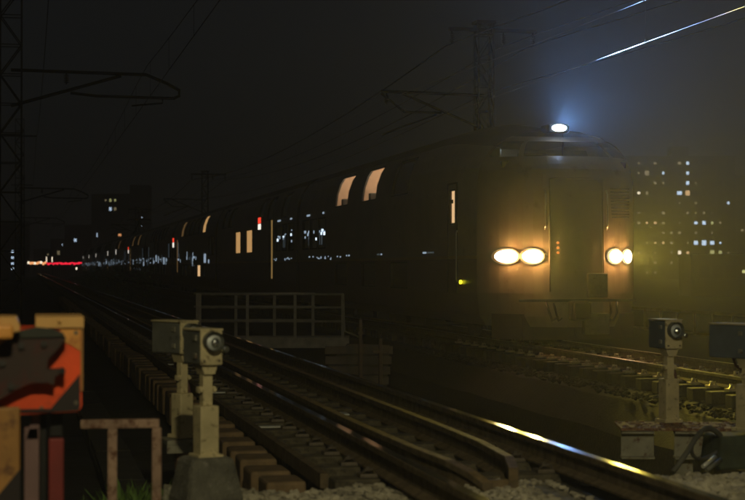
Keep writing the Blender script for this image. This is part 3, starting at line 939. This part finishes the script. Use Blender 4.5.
near_mast(160, 'third lattice mast beside the near track, faintest bracket, lowest in view')

def wire(name, label, pts_fn, y0, y1, r, m, n=60, group='overhead wires'):
    b = MB()
    b.tube([pts_fn(y0 + (y1 - y0) * (i / n) ** 1.0) for i in range(n + 1)], r, 5)
    return tag(b.build(name, m), label, 'wire', group)
def sag(y, a, span, zhi, s):
    u = ((y - a) % span) / span
    return zhi - s * 4 * u * (1 - u)
# far track (over the train)
fw = wire('contact_wire', 'bright contact wire over the train catching the roof light', lambda y: (FT + .05, y, ZT + 4.84), 14, 240, .0045, M['copper'])
ms = wire('messenger_wire', 'upper carrying wire over the train, partly lit at the top edge', lambda y: (FT + .05, y, sag(y, -28.2, 72, ZT + 5.85, .45)), 10, 240, .005, M['copper'])
y = 15.6
while y < 75:
    zt = sag(y, -28.2, 72, ZT + 5.85, .45)
    MB().tube([(FT + .05, y, ZT + 4.84), (FT + .05, y, zt)], .004, 4).build('dropper', M['copper'], ms)
    MB().box((FT + .05, y, ZT + 4.855), (.02, .05, .05)).build('dropper_clamp', M['plate'], ms)
    y += 8.4
# near track
wire('contact_wire', 'dark contact wire over the near track at upper left', lambda y: (NT + .05, y, 5.05), 8, 240, .009, M['wire'])
m2 = wire('messenger_wire', 'dark carrying wire above the near track at upper left', lambda y: (NT + .05, y, sag(y, -19.8, 60, 5.9, .5)), 8, 240, .009, M['wire'])
y = 18
while y < 60:
    MB().tube([(NT + .05, y, 5.05), (NT + .05, y, sag(y, -19.8, 60, 5.9, .5))], .005, 4).build('dropper', M['wire'], m2); y += 5
# feeders on the masts beyond the train
wire('feeder_wire', 'thick dark feeder cable hung from the left tips of the far cross arms', lambda y: (11.43, y, sag(y, -28.2, 72, 7.3, .9)), 10, 240, .022, M['wire'])
wire('feeder_wire', 'dark feeder cable hung from the right tips of the far cross arms', lambda y: (13.75, y, sag(y, -28.2, 72, 7.3, .9)), 10, 240, .018, M['wire'])
wire('feeder_wire', 'thin dark feeder cable hung just right of the far mast heads', lambda y: (12.9, y, sag(y, -28.2, 72, 7.25, .7)), 10, 240, .014, M['wire'])
wire('feeder_wire', 'lowest dark cable strung along the far masts near roof height', lambda y: (12.6, y, sag(y, -28.2, 72, 6.0, .6)), 10, 240, .012, M['wire'])
wire('feeder_wire', 'dark feeder wire hung from the tall masts at far left', lambda y: (.6, y, sag(y, -19.8, 60, 8.7, .8)), 20, 240, .014, M['wire'])

# ------------------------------------------------------------------ walkway with railings between the tracks
wk = thing('service_walkway', 'dark steel footbridge with double pipe railings between the two tracks', 'walkway', (3.7, 36.0, -.42), -.20)
LW = 3.15
deck = MB(); deck.box((LW / 2, .45, -.02), (LW + .25, 1.0, .06)); deck.box((LW / 2, 0, -.12), (LW + .25, .05, .2)); deck.box((LW / 2, .9, -.12), (LW + .25, .05, .2))
deck.build('deck', M['walk'], wk)
rl = jig(MB().tube([(0, 0, 0), (LW, 0, 0)], .024, 8), 'rail', M['walk'])
ps = jig(MB().box((0, 0, .48), (.065, .05, .96), ch=.006), 'post', M['walk'])
for i in range(4):
    put('post', ps, wk, (.02 + i * LW / 3 * .99 + (.68 if i == 0 else 0) * .0, 0, 0))
for z in (.95, .66, .36): put('rail', rl, wk, (0, 0, z))
for i in range(4): put('post', ps, wk, (-.12 + i * LW / 3 * .82, .9, 0))
for z in (.95, .66, .36):
    o = put('rail', rl, wk, (-.2, .9, z)); o.scale = (.86, 1, 1)
b = MB(); b.tube([(LW, 0, .93), (LW + .03, -.1, .15), (LW + .35, -.15, .02)], .02, 6); b.build('stay', M['walk'], wk)

wg = thing('retaining_wall', 'dark slatted retaining wall beside the walkway below track level', 'wall', (5.45, 30.4, -2.4), -.20)
b = MB(); b.prism([(0, 0), (1.1, 0), (1.25, 2.05), (.45, 2.08), (.1, 1.7)], .08, .35); b.build('wall_core', M['palewall'], wg)
for i in range(6):
    MB().box((.62 + .01 * i, .03, 1.02 + i * .19), (1.12 + .03 * i, .06, .15), ch=.006).build('plank', M['palewall'], wg)
for i, (x, y_, h, lb) in enumerate(((6.10, 30.1, 2.55, 'thin dark marker post, taller one in front of the slatted wall'), (6.46, 30.0, 2.2, 'thin dark marker post, shorter one by the wall corner'))):
    t = thing('marker_post', lb, 'post', (x, y_, -2.4), 0, 'posts by the slatted wall')
    MB().box((0, 0, h / 2), (.06, .06, h), ch=.006).build('shaft', M['postdark'], t)
    MB().box((0, -.04, h - .25), (.3 if i else .12, .02, .05)).build('cross_bar', M['postdark'], t)

# abutments under the tracks
for (x0, x1, nm) in ((4.0, 7.5, 'abutment'),):
    b = MB(); b.box((5.75, 38.2, -1.5), (3.7, 2.2, 1.9)); tag(b.build(nm, M['dkconcrete']), kind='structure')

# ------------------------------------------------------------------ obstacle detector posts
def detector(name, label, loc, rz, H, colw, colh, hm=1.0, boxmat='greybox', base=None, deep=.24, hooded=False):
    """H = height of the lens above the foot"""
    t = thing(name, label, 'signal post', loc, rz, 'obstacle detector posts')
    w = colw
    z0 = 0.0
    if base == 'block':
        bb = MB()
        bb.box((0, 0, -.115), (.34, .32, .25), taper=.72, ch=.03); bb.build('base_block', M['concrete'], t)
    lc = MB(); lc.box((0, 0, colh / 2), (w, w, colh), ch=.006)
    lc.box((0, 0, .012), (w * 1.35, w * 1.35, .024), ch=.004)
    lc.build('lower_column', M['cream'], t)
    uz = H - .15 * hm
    MB().box((0, 0, (colh + uz) / 2), (w * .52, w * .52, uz - colh), ch=.005).build('upper_column', M['cream'], t)
    cz = colh + (uz - colh) * .45
    b = MB(); b.box((0, 0, cz), (w * .95, w * .4, .035), ch=.005)
    for s in (-1, 1): b.tube([(s * w * .36, -w * .2, cz), (s * w * .36, -w * .32, cz)], .012, 6)
    b.build('collar', M['cream'], t)
    b = MB(); b.prism([(-w * .28, uz - .02), (w * .28, uz - .02), (.062 * hm, uz + .07), (.062 * hm, uz + .1), (-.062 * hm, uz + .1), (-.062 * hm, uz + .07)], -.05, .05)
    b.build('head_bracket', M['cream'], t)
    hb = MB(); hb.box((0, deep / 2 - .06, H - .024), (.125 * hm, deep, .185 * hm), ch=.008); head = hb.build('head_box', M[boxmat], t)
    fb = MB(); fb.box((0, -.068, H - .024), (.13 * hm, .016, .19 * hm), ch=.005); fb.build('face_plate', M['cream'], head)
    rp = MB(); rp.box((.0, deep / 2 - .07, H - .024 + .1 * hm), (.14 * hm, deep + .02, .012), ch=.004); rp.build('top_plate', M['cream'], head)
    yf = -.074
    h = MB(); r = .056 * hm
    h.tube([(0, yf, H + .012), (0, yf - .05, H + .012)], r, 20, cap=False); h.tube([(0, yf, H + .012), (0, yf - .05, H + .012)], r * .9, 20, cap=False)
    V = h; hood = V.build('lens_hood', M['greybox'], t)
    lb = MB()
    rings = []
    for k_ in range(5):
        a = k_ / 4 * math.pi / 2.3
        rings.append((math.sin(a) * r * .9 / math.sin(math.pi / 2.3), yf - .012 - .022 * (math.cos(a) - math.cos(math.pi / 2.3))))
    for (ra, ya), (rb_, yb) in zip(rings, rings[1:]):
        for q in range(18):
            a0, a1 = 2 * math.pi * q / 18, 2 * math.pi * (q + 1) / 18
            lb.face([(ra * math.cos(a0), ya, H + .012 + ra * math.sin(a0)), (ra * math.cos(a1), ya, H + .012 + ra * math.sin(a1)), (rb_ * math.cos(a1), yb, H + .012 + rb_ * math.sin(a1)), (rb_ * math.cos(a0), yb, H + .012 + rb_ * math.sin(a0))], True)
    lb.build('lens', M['lens'], hood)
    gb = MB()
    for (g0, g1) in ((0, .35), (.35, .75), (.75, 1.15), (1.15, 1.5)):
        for q in range(12):
            a0, a1 = 2 * math.pi * q / 12, 2 * math.pi * (q + 1) / 12; rr_ = .028 * hm
            def sp(g, a): return (.008 + rr_ * math.sin(g) * math.cos(a), yf - .024 - rr_ * math.cos(g), H + .006 + rr_ * math.sin(g) * math.sin(a))
            gb.face([sp(g0, a0), sp(g0, a1), sp(g1, a1), sp(g1, a0)], True)
    gb.build('glint_piece', M['chrome'], hood)  # chrome bead added before the lens so that it always glints
    if base is None:
        MB().tube([(.02, deep * .45, H - .10 * hm), (.035, deep * .4, H - .2), (w * .42, .03, (colh + uz) / 2), (w * .5, .0, colh + .03), (w * .62, -.01, colh - .08), (w * .6, 0, .03)], .012, 8).build('cable', M['cablered'], t)
    for hz in (-.07, .03): MB().box((-.066 * hm, .0, H + hz * hm), (.012, .035, .03), ch=.003).build('hinge', M['beam'], head)
    MB().tube([(-.045 * hm, -.076, H - .095 * hm), (-.045 * hm, -.084, H - .095 * hm)], .007, 6).tube([(.045 * hm, -.076, H - .095 * hm), (.045 * hm, -.084, H - .095 * hm)], .007, 6).build('screw', M['clip'], head)
    sb = MB(); sb.tube([(.052 * hm, -.06, H - .022), (.068 * hm, -.13, H - .03)], .017 * hm, 10); sb.build('side_tube', M['chrome'], head)
    return t
# left pair
detector('obstacle_detector', 'front left cream signal post standing on a rough concrete block', (.965, 9.0, .085), .30, .625, .108, .285, .98, base='block')
detector('obstacle_detector', 'rear left cream signal post on a steel shelf, grey box turned sideways', (.975, 10.5, .045), .55, .655, .10, .28, 1.05, deep=.30)
# right pair on the steel platform
detector('obstacle_detector', 'right signal post standing on the rusty steel platform, lens with a glint', (4.80, 11.85, -.055), .16, .69, .115, .33, 1.12, 'bluebox')
detector('obstacle_detector', 'blue-grey signal post cut off by the right edge of the view', (4.99, 10.85, -.03), .42, .65, .125, .33, 1.25, 'bluebox', deep=.36)
t = thing('foundation_block', 'mossy dark green concrete foundation block at the right edge', 'foundation', (4.93, 10.82, -.04))
MB().box((-.03, 0, -.12), (.44, .36, .23), taper=.9, ch=.02).build('block', M['greenblock'], t)

# shelf under the rear left post
t = thing('steel_shelf', 'small steel bracket shelf carrying the rear left signal post', 'shelf', (.975, 10.5, -.6), .1)
MB().box((.0, .0, .625), (.24, .26, .03), ch=.004).box((0, -.12, .585), (.24, .02, .05)).build('shelf_plate', M['beam'], t)
MB().box((.01, 0, .29), (.10, .10, .58), ch=.006).build('pedestal', M['rustpaint'], t)
# small rusty valve cluster beside it
t = thing('cable_joint', 'small cluster of pale cable joints on the ground beside the concrete block', 'cable joint', (.80, 9.35, -.24))
for i in range(5):
    MB().tube([(R.uniform(-.05, .05), R.uniform(-.05, .05), R.uniform(0, .08)), (R.uniform(-.05, .05), R.uniform(-.05, .05), R.uniform(.04, .14))], .018, 8).build('joint', M['beam'], t)

# steel platform on the right
t = thing('steel_platform', 'rusty plated steel beam platform reaching out over the dark gap', 'platform', (4.38, 11.95, -.06), -.26)
b = MB()
b.box((.80, -.16, -.012), (1.55, .52, .022), ch=.003)
b.build('deck_plate', M['rustplate'], t)
rr = random.Random(8)
def hbeam(x0, y0, x1, y1, name='beam'):
    bb = MB(); v = Vector((x1 - x0, y1 - y0, 0)); L_ = v.length; a = math.atan2(v.y, v.x)
    c_ = ((x0 + x1) / 2, (y0 + y1) / 2)
    bb.box((*c_, -.032), (L_, .14, .014), rz=a); bb.box((*c_, -.125), (L_, .012, .172), rz=a); bb.box((*c_, -.218), (L_, .14, .014), rz=a)
    bb.build(name, M['beam'], t)
hbeam(.03, -.385, .27, -.385); hbeam(.42, -.385, 1.6, -.385); hbeam(.48, .02, 1.6, .02)
flk = MB()
for i in range(170):
    x, y_ = rr.uniform(.04, 1.55), rr.uniform(-.41, .09)
    flk.box((x, y_, .002), (rr.uniform(.01, .045), rr.uniform(.01, .05), rr.uniform(.003, .009)), rz=rr.uniform(0, 3))
o = flk.build('rust_flakes', M['rustplate'], t); o['kind'] = 'stuff'
for x, y_ in ((.5, -.3), (1.5, -.3), (1.5, .05)):
    MB().box((x, y_, -1.25), (.12, .12, 2.05)).build('leg', M['beam'], t)
# hoses
def hose(label, pts, r):
    n = []
    for i in range(len(pts) - 1):
        p0 = Vector(pts[max(0, i - 1)]); p1 = Vector(pts[i]); p2 = Vector(pts[i + 1]); p3 = Vector(pts[min(len(pts) - 1, i + 2)])
        for k_ in range(8):
            u = k_ / 8
            n.append(.5 * ((2 * p1) + (p2 - p0) * u + (2 * p0 - 5 * p1 + 4 * p2 - p3) * u * u + (-p0 + 3 * p1 - 3 * p2 + p3) * u ** 3))
    n.append(Vector(pts[-1]))
    o = MB().tube(n, r, 10).build('cable_conduit', M['postdark'])
    tag(o, label, 'conduit', 'conduits by the platform')
hose('thick dark conduit arching from the gravel up to the foundation block', [(4.22, 10.35, -.24), (4.33, 10.4, -.13), (4.45, 10.5, -.03), (4.58, 10.62, .02), (4.70, 10.7, -.03), (4.76, 10.75, -.12)], .019)
hose('thinner conduit looping low beside the foundation block', [(4.40, 10.45, -.06), (4.42, 10.5, -.14), (4.52, 10.6, -.19), (4.66, 10.7, -.17), (4.75, 10.75, -.12)], .013)
t = thing('cable_end', 'short pale grey cable end lying on the gravel under the conduits', 'cable', (4.45, 10.25, -.19), .5)
MB().tube([(-.09, 0, 0), (.07, .02, .05)], .014, 10).build('sleeve', M['plate'], t)
MB().tube([(-.09, -.03, -.02), (.10, 0, .03)], .015, 10).build('tail', M['greybox'], t)

# ------------------------------------------------------------------ left foreground: barrier machine and rusty rail
TBZ = -.42
br = thing('crossing_barrier', 'yellow and black striped crossing barrier machine coloured with red lamp light at the lower left edge', 'barrier', (-.10, 6.62, TBZ), 0)
def bx(p): return (p - 8.5) / 254.0          # width scale at its distance, metres per photo pixel, from its own centre line
def bz(p): return 1.125 - (p - 267) / 254.0 - TBZ
def poly(pts): return [(bx(x), bz(y_)) for x, y_ in pts]
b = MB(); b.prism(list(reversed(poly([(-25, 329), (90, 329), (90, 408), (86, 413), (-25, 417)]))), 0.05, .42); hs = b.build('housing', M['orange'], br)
b = MB(); b.prism(list(reversed(poly([(44, 317), (91.5, 317), (91.5, 328), (44, 328)]))), 0.03, .44); b.tube([(bx(67), .024, bz(319.5)), (bx(67.6), .024, bz(323.5))], .0065, 8); b.build('top_plate', M['palecap'], hs)
b = MB(); b.prism(list(reversed(poly([(88.6, 329), (91, 329), (91, 392), (88.6, 392)]))), 0.036, .40); b.build('edge_strip', M['yellowpaint'], hs)
b = MB(); b.prism(list(reversed(poly([(68, 329), (88.3, 329), (88.3, 352), (80, 346), (72, 343)]))), 0.044, .052); b.build('red_light_fade_panel', M['amber'], hs)  # where the red light put into the housing colour fades to yellow
b = MB(); b.prism(list(reversed(poly([(88, 375), (88.3, 408), (86, 412), (56, 413)]))), 0.045, .053); b.build('black_stripe', M['blackstripe'], hs)
b = MB(); b.prism(list(reversed(poly([(-20, 338), (6, 330), (27, 330), (0, 354), (-20, 366)]))), -.02, .047); b.build('red_light_fade_panel', M['amber'], hs)
b = MB(); b.prism(list(reversed(poly([(-25, 316), (25, 316), (27, 320), (29, 326), (28, 330), (-25, 331)]))), -.12, .2); b.build('cap_box', M['palecap'], br)
b = MB(); b.box((bx(11), -.14, bz(330)), (.09, .06, .055), ch=.012); b.build('hinge_block', M['amber'], br)
b = MB(); b.prism(list(reversed(poly([(-25, 372), (0, 353), (9, 344), (27, 331), (45, 327), (60, 329), (71, 333), (73.5, 338), (66, 348), (56, 359), (55, 369), (70, 368.5), (71, 372), (63, 376), (62, 384), (55, 382), (40, 382), (24, 389), (9, 398), (-25, 402)]))), -.035, .044); b.build('arm_mount', M['mount'], br)
b = MB(); b.prism(list(reversed(poly([(26, 331), (45, 326.5), (60, 328.5), (71, 332.5), (72, 336), (50, 337), (30, 337)]))), -.045, -.02); b.build('arm_cap', M['mossdark'], br)
b = MB(); b.tube([(bx(70), -.05, bz(370.5)), (bx(70), .03, bz(370.5))], .012, 10); b.build('pivot_bolt', M['blackp'], br)
for (px_, py_) in ((84, 333), (84, 404), (50, 409), (20, 411), (-10, 411)):
    MB().tube([(bx(px_), .052, bz(py_)), (bx(px_), .040, bz(py_))], .009, 6).build('bolt', M['clip'], hs)
MB().box((bx(33), .046, bz(411)), (.22, .012, .012)).build('seam', M['blackstripe'], hs)
for (px_, py_) in ((12, 362), (30, 345), (52, 343), (20, 385)):
    MB().tube([(bx(px_), -.03, bz(py_)), (bx(px_), -.05, bz(py_))], .014, 6).build('bolt', M['under'], br)
b = MB(); b.box((bx(5), .10, bz(460) / 2 + .13), (48 / 254, .16, bz(415) - .02), ch=.008); b.build('pedestal', M['yellowpaint'], br)
b = MB(); b.prism([(bx(29.2), .02), (bx(29.2), bz(468)), (bx(3), bz(500)), (bx(-19), .02)][::-1][::-1], .008, .018); b.build('black_stripe', M['blackstripe'], br)
b = MB(); b.box((bx(40.5), .16, bz(430) / 2), (15 / 254, .06, bz(430)), ch=.005); b.prism(list(reversed(poly([(35, 442), (48, 442), (48, 408), (43, 411)]))), .13, .16); b.build('redlit_pale_post', M['redlit_pale'], br)
b = MB(); b.box((bx(65), .16, bz(442) / 2), (15 / 254, .06, bz(442)), ch=.005); b.build('redlit_dark_post', M['redlit_dark'], br)
b = MB(); b.box((bx(52), .19, bz(412) / 2), (7 / 254, .05, bz(412)), ch=.004); b.box((bx(65), .17, bz(424) + .0), (13 / 254, .05, 32 / 254), ch=.004); b.build('black_post', M['blackp'], br)

rf = thing('rusty_rail', 'low rusty pink guard rail with two legs beside the barrier machine', 'guard rail', (.255, 7.92, -.42), -.06)
k_ = 1 / 211.5
zt = 1.125 - (424 - 267) * k_ + .42
b = MB(); b.box((.185, 0, zt), (.37, .035, .042), ch=.005); b.build('top_bar', M['rustpaint'], rf)
for x in (.15, .358):
    MB().box((x, 0, (zt - .021) / 2), (.045, .045, zt - .021), ch=.005).build('leg', M['rustpaint'], rf)

# weeds
def weeds(n, cx, cy, sx, sy, h, z, seed):
    rr = random.Random(seed); b = MB()
    for _ in range(n):
        x, y_ = rr.gauss(cx, sx), rr.gauss(cy, sy)
        a = rr.uniform(0, 6.3); hh = h * rr.uniform(.4, 1.1); w = rr.uniform(.004, .012); l_ = rr.uniform(.1, .6) * hh
        dx, dy = math.cos(a), math.sin(a)
        px_, py_ = -dy * w, dx * w
        b.face([(x - px_, y_ - py_, z), (x + px_, y_ + py_, z), (x + dx * l_ * .5 + px_ * 1.3, y_ + dy * l_ * .5 + py_ * 1.3, z + hh * .65), (x + dx * l_ * .5 - px_ * 1.3, y_ + dy * l_ * .5 - py_ * 1.3, z + hh * .65)])
        b.face([(x + dx * l_ * .5 + px_ * 1.3, y_ + dy * l_ * .5 + py_ * 1.3, z + hh * .65), (x + dx * l_, y_ + dy * l_, z + hh * .9), (x + dx * l_ * .5 - px_ * 1.3, y_ + dy * l_ * .5 - py_ * 1.3, z + hh * .65)])
    return tag(b.build('weeds', M['grass']), kind='stuff')
weeds(520, .70, 10.35, .12, .25, .40, -.62, 1)
weeds(160, .42, 9.9, .10, .2, .34, -.62, 2)
weeds(120, 0.75, 9.0, .05, .05, .12, -.34, 3)

# ------------------------------------------------------------------ beyond: fence, buildings, lights
fe = thing('metal_fence', 'low metal fence of posts and rails beyond the far track at right', 'fence', (20.3, 34, -.98), 0)
pb = jig(MB().box((0, 0, .36), (.07, .05, .74), ch=.006), 'post', M['fence'])
for i in range(22): put('post', pb, fe, (0, i * 1.4, 0))
for z, h in ((.72, .09), (.06, .06)): MB().box((-.03, 14.7, z), (.04, 29.4, h)).build('rail', M['fence'], fe)
pn = jig(MB().box((.03, .7, .38), (.012, 1.34, .56)), 'panel', M['soil'])
for i in range(21): put('panel', pn, fe, (0, i * 1.4, 0))

def building(name, label, x0, y0, rz, w, dep, h, nfl, ncol, lit, base=-2.4, roofbox=None, m='bldg', margin=.8, winw=1.25, group=None):
    """front face along local x at local y=0; lit: {(col, floor from top): material}"""
    t = thing(name, label, 'building', (x0, y0, base), rz, group)
    b = MB(); b.box((w / 2, dep / 2, h / 2), (w, dep, h)); b.build('wall', M[m], t)
    b = MB(); b.box((w / 2, dep / 2, h + .2), (w + .3, dep + .3, .4)); ro = b.build('roof', M[m], t)
    if roofbox:
        for (rx, rw, rh) in roofbox: MB().box((rx, dep / 2, h + .4 + rh / 2), (rw, dep * .5, rh)).build('roof_house', M[m], ro)
    fh = 2.9
    ww, wh = winw, 1.45
    cw = (w - 2 * margin) / ncol
    for f in range(nfl):
        zc = h - 1.0 - f * fh - wh / 2
        if zc < 1: break
        MB().box((w / 2, -.35, zc - wh / 2 - .25), (w - .4, .7, .18)).build('balcony_slab', M[m], t)
        for c_ in range(ncol):
            mm, sc = lit.get((c_, f), (M['farglass'], 1))
            xc = margin + cw * (c_ + .5)
            key = ('bw', mm.name, ww)
            if key not in WIN_CACHE: WIN_CACHE[key] = jig(MB().box((0, -.03, 0), (ww, .06, wh)), 'window', mm)
            o = put('window', WIN_CACHE[key], t, (xc, 0, zc))
            if sc != 1: o.scale = (sc * R.uniform(.75, 1.15), 1, (sc if sc < 1 else 1) * R.uniform(.6, 1.0))
    return t

# right-hand apartment block: the photo's lit windows, on a grid of 12 floors
bl, wm_, dm, ol, og = M['f_blue'], M['f_warm'], M['f_dim'], M['f_olive'], M['f_orange']
litR = {(7, 0): (bl, .8), (7, 1): (bl, .8), (7, 2): (bl, .8), (6, 3): (bl, 1.3), (7, 3): (wm_, 1), (4, 1): (bl, .6), (2, 1): (dm, 1), (1, 3): (M['f_hot'], .6), (0, 3): (dm, .7), (1, 1): (dm, .6), (3, 0): (dm, .6),
        (2, 6): (wm_, .55), (3, 6): (wm_, .7), (4, 6): (dm, .6), (3, 8): (wm_, .5), (4, 8): (wm_, .5), (5, 8): (dm, .6), (8, 6): (bl, .8), (9, 6): (bl, .8), (10, 6): (ol, .6), (11, 6): (dm, .6),
        (8, 8): (bl, .9), (9, 8): (bl, 1), (10, 8): (bl, .95), (11, 8): (bl, .5), (6, 9): (M['f_hot'], .8), (7, 9): (wm_, .8), (10, 9): (ol, 1), (11, 9): (ol, .9), (12, 9): (dm, .6), (8, 10): (bl, .45), (9, 10): (bl, .6), (5, 10): (dm, .6),
        (12, 4): (bl, .5), (9, 5): (dm, .6), (0, 4): (dm, .5), (0, 5): (dm, .6), (0, 6): (dm, .5), (0, 7): (dm, .6), (1, 5): (dm, .5), (1, 9): (dm, .5), (2, 11): (dm, .5), (3, 11): (dm, .5), (8, 4): (dm, .5)}
litR2 = {(0, 5): (dm, .7), (1, 7): (wm_, .6), (2, 8): (dm, 1), (3, 5): (bl, .5)}
rz_ = random.Random(77)
for q in range(13):
    for f in range(12):
        if (q, f) not in litR and rz_.random() < .16: litR[(q, f)] = (dm, rz_.uniform(.35, .7))
for q in range(14):
    for f in range(9):
        if (q, f) not in litR2 and rz_.random() < .2: litR2[(q, f)] = (rz_.choice([dm, dm, bl, wm_, ol]), rz_.uniform(.3, .7))
building('apartment_block', 'wide dark apartment block with scattered blue-white windows right of the train', 170.5, 455.0, -TH, 32.4, 14, 35.5, 12, 13, litR, roofbox=[(17, 5, 3)])
building('apartment_block', 'dark apartment block cut off at the right edge beyond the wide one', 212, 470, -TH, 40, 14, 31, 10, 14, litR2)
low = building('low_building', 'low building with bright orange windows at the right edge', 78.2, 186, -TH, 16, 8, 4.7, 1, 9, {(3, 0): (ol, .4), (4, 0): (og, .6), (5, 0): (og, 1), (6, 0): (og, 1)}, winw=1.2)
# left tower
litL = {(2, 0): (dm, .6), (3, 0): (ol, .8), (4, 0): (ol, .5), (3, 1): (bl, .9), (4, 1): (dm, .8), (0, 4): (bl, .9), (5, 4): (M['f_orange'], .8)}
building('apartment_tower', 'dark apartment tower with a few lit windows behind the far coaches', 21.5, 557.5, -TH, 12.6, 12, 27.5, 9, 7, litL, winw=1.1)
litT = {(1, q): (bl, .35) for q in range(3, 8)}
building('stair_tower', 'slimmer stair tower standing slightly taller beside the dark apartment tower', 34.0, 554.8, -TH, 5.9, 10, 30.5, 10, 2, litT, winw=1.0)
skyline = [(64, 91, 226, 540, 'stepped dark block left of the apartment tower', {(1, 1): (bl, .9), (4, 5): (dm, 1)}),
           (50, 66, 240, 600, 'low dark block with a few yellow windows further left', {(1, 1): (dm, 1), (3, 2): (wm_, .6), (2, 0): (bl, .4)}),
           (33, 52, 250, 640, 'lowest faint block on the skyline by the masts', {(2, 0): (dm, .6)}),
           (-16, 21, 222, 420, 'dark block behind the nearest left mast with a column of blue lights', {(5, 2): (dm, .8), (6, 2): (dm, .8), (3, 5): (wm_, .8)})]
for (xa, xb, yt, Z, lb, lit) in skyline:
    X = (xa - 372) * Z / 1650
    x0 = X * math.cos(TH) + Z * math.sin(TH); y0 = -X * math.sin(TH) + Z * math.cos(TH)
    w = (xb - xa) * Z / 1650
    h = (267 - yt) * Z / 1650 + 1.125 + 2.4
    building('city_block', lb, x0, y0, -TH, w, 10, h, max(1, int(h / 2.9)), max(3, int(w / 2.0)), lit, winw=1.0, group='blocks on the skyline')
for (xa, xb, yt, Z, lb) in ((135, 330, 250, 560, 'long low dark block hidden mostly behind the train'), (560, 640, 232, 560, 'dark block just right of the train front')):
    X = (xa - 372) * Z / 1650
    x0 = X * math.cos(TH) + Z * math.sin(TH); y0 = -X * math.sin(TH) + Z * math.cos(TH)
    w = (xb - xa) * Z / 1650; h = (267 - yt) * Z / 1650 + 3.5
    building('city_block', lb, x0, y0, -TH, w, 10, h, 2, 8, {}, group='blocks on the skyline')

def far_lamp(px, py, Z, m, label, group, w=.35, h=.3, name='trackside_lamp'):
    X = (px - 372) * Z / 1650
    x0 = X * math.cos(TH) + Z * math.sin(TH); y0 = -X * math.sin(TH) + Z * math.cos(TH)
    z = 1.125 + Z * (267 - py) / 1650
    t = thing(name, label, 'lamp', (x0, y0, -2.4), -TH, group)
    MB().box((0, .1, (z + 2.4) / 2), (.08, .08, z + 2.4)).build('pole', M['mast'], t)
    MB().box((0, 0, z + 2.4), (w, .2, h), ch=.03).build('lamp_head', m, t)
rr = random.Random(3)
for i in range(9): far_lamp(28 + i * 2.1, 263 + rr.uniform(-.6, .9), 330, M['f_orange'] if i % 3 else M['f_hot'], 'small warm lamp in the row at the far left end of the line', 'warm lamps far down the line', .36, .5)
for i in range(20): far_lamp(46 + i * 2.15, 263.4 + rr.uniform(-.6, .6), 330, M['f_red'], 'small red lamp in the glowing red row far down the line', 'red lamps far down the line', .36, .28 + .15 * (i % 2))
for i in range(9): far_lamp(90 + i * 3.1, 263 + rr.uniform(-.3, .3), 245 if i < 0 else 262, M['f_blue'], 'small pale lamp in the dotted row beside the far coaches', 'pale lamps far down the line', .2, .2)
for (x, y_) in ((46, 259.5), (51.7, 259.5)): far_lamp(x, y_, 320, M['f_hot'], 'slim white lamp standing above the far red lights, ' + ('left one of two' if x < 50 else 'right one of two'), 'slim white lamps', .14, 1.0)
for i, y_ in enumerate((251.5, 257.7, 263.5, 268.7)): far_lamp(12, y_, 260 + i * .5, M['f_blue'], ['topmost blue-white lamp', 'second blue-white lamp from the top', 'third blue-white lamp from the top', 'lowest blue-white lamp'][i] + ' in the vertical column by the left mast', 'blue lamps by the left mast', .34, .34)
far_lamp(76, 268.5, 230, M['f_hot'], 'single white lamp just under the red row', 'lone lamps', .18, .3)
far_lamp(186, 277, 95, M['e_yellow'], 'tiny yellow ground signal lamp below the middle coaches', 'yellow ground lamps', .06, .1)
far_lamp(190, 279, 92, M['f_olive'], 'tiny dim lamp right of the yellow ground signal', 'yellow ground lamps', .1, .12)

def bush(label, x, y_, z, r, h, seed):
    rr = random.Random(seed)
    t = thing('trackside_shrub', label, 'shrub', (x, y_, z), 0, 'shrubs beside the far coaches')
    MB().tube([(0, 0, 0), (.05, 0, h * .5)], [.05, .03], 6).tube([(0, 0, .1), (-.2, .1, h * .6)], [.04, .02], 6).build('stem', M['trunk'], t)
    b = MB()
    for _ in range(320):
        a = rr.uniform(0, 6.3); rad = r * math.sqrt(rr.random()); zz = h * (.25 + .75 * rr.random()) * (1 - .5 * (rad / r) ** 2)
        p = Vector((math.cos(a) * rad, math.sin(a) * rad, zz)); s = rr.uniform(.06, .13)
        u = Vector((rr.gauss(0, 1), rr.gauss(0, 1), rr.gauss(0, 1))).normalized(); v = u.orthogonal().normalized()
        b.face([p - u * s, p + v * s * .5, p + u * s, p - v * s * .5])
    b.build('foliage', M['leaf'], t)
for i in range(7):
    bush(['low green shrub by the track, nearest of the far row', 'green shrub second in the far row beside the coaches', 'green shrub third in the far row beside the coaches', 'green shrub fourth in the far row beside the coaches', 'green shrub fifth in the far row beside the coaches', 'green shrub sixth in the far row beside the coaches', 'green shrub furthest along the row beside the coaches'][i],
         6.75 + R.uniform(-.2, .2), 95 + i * 15, -2.3, 1.0, 4.1 + R.uniform(-.15, .4), 40 + i)
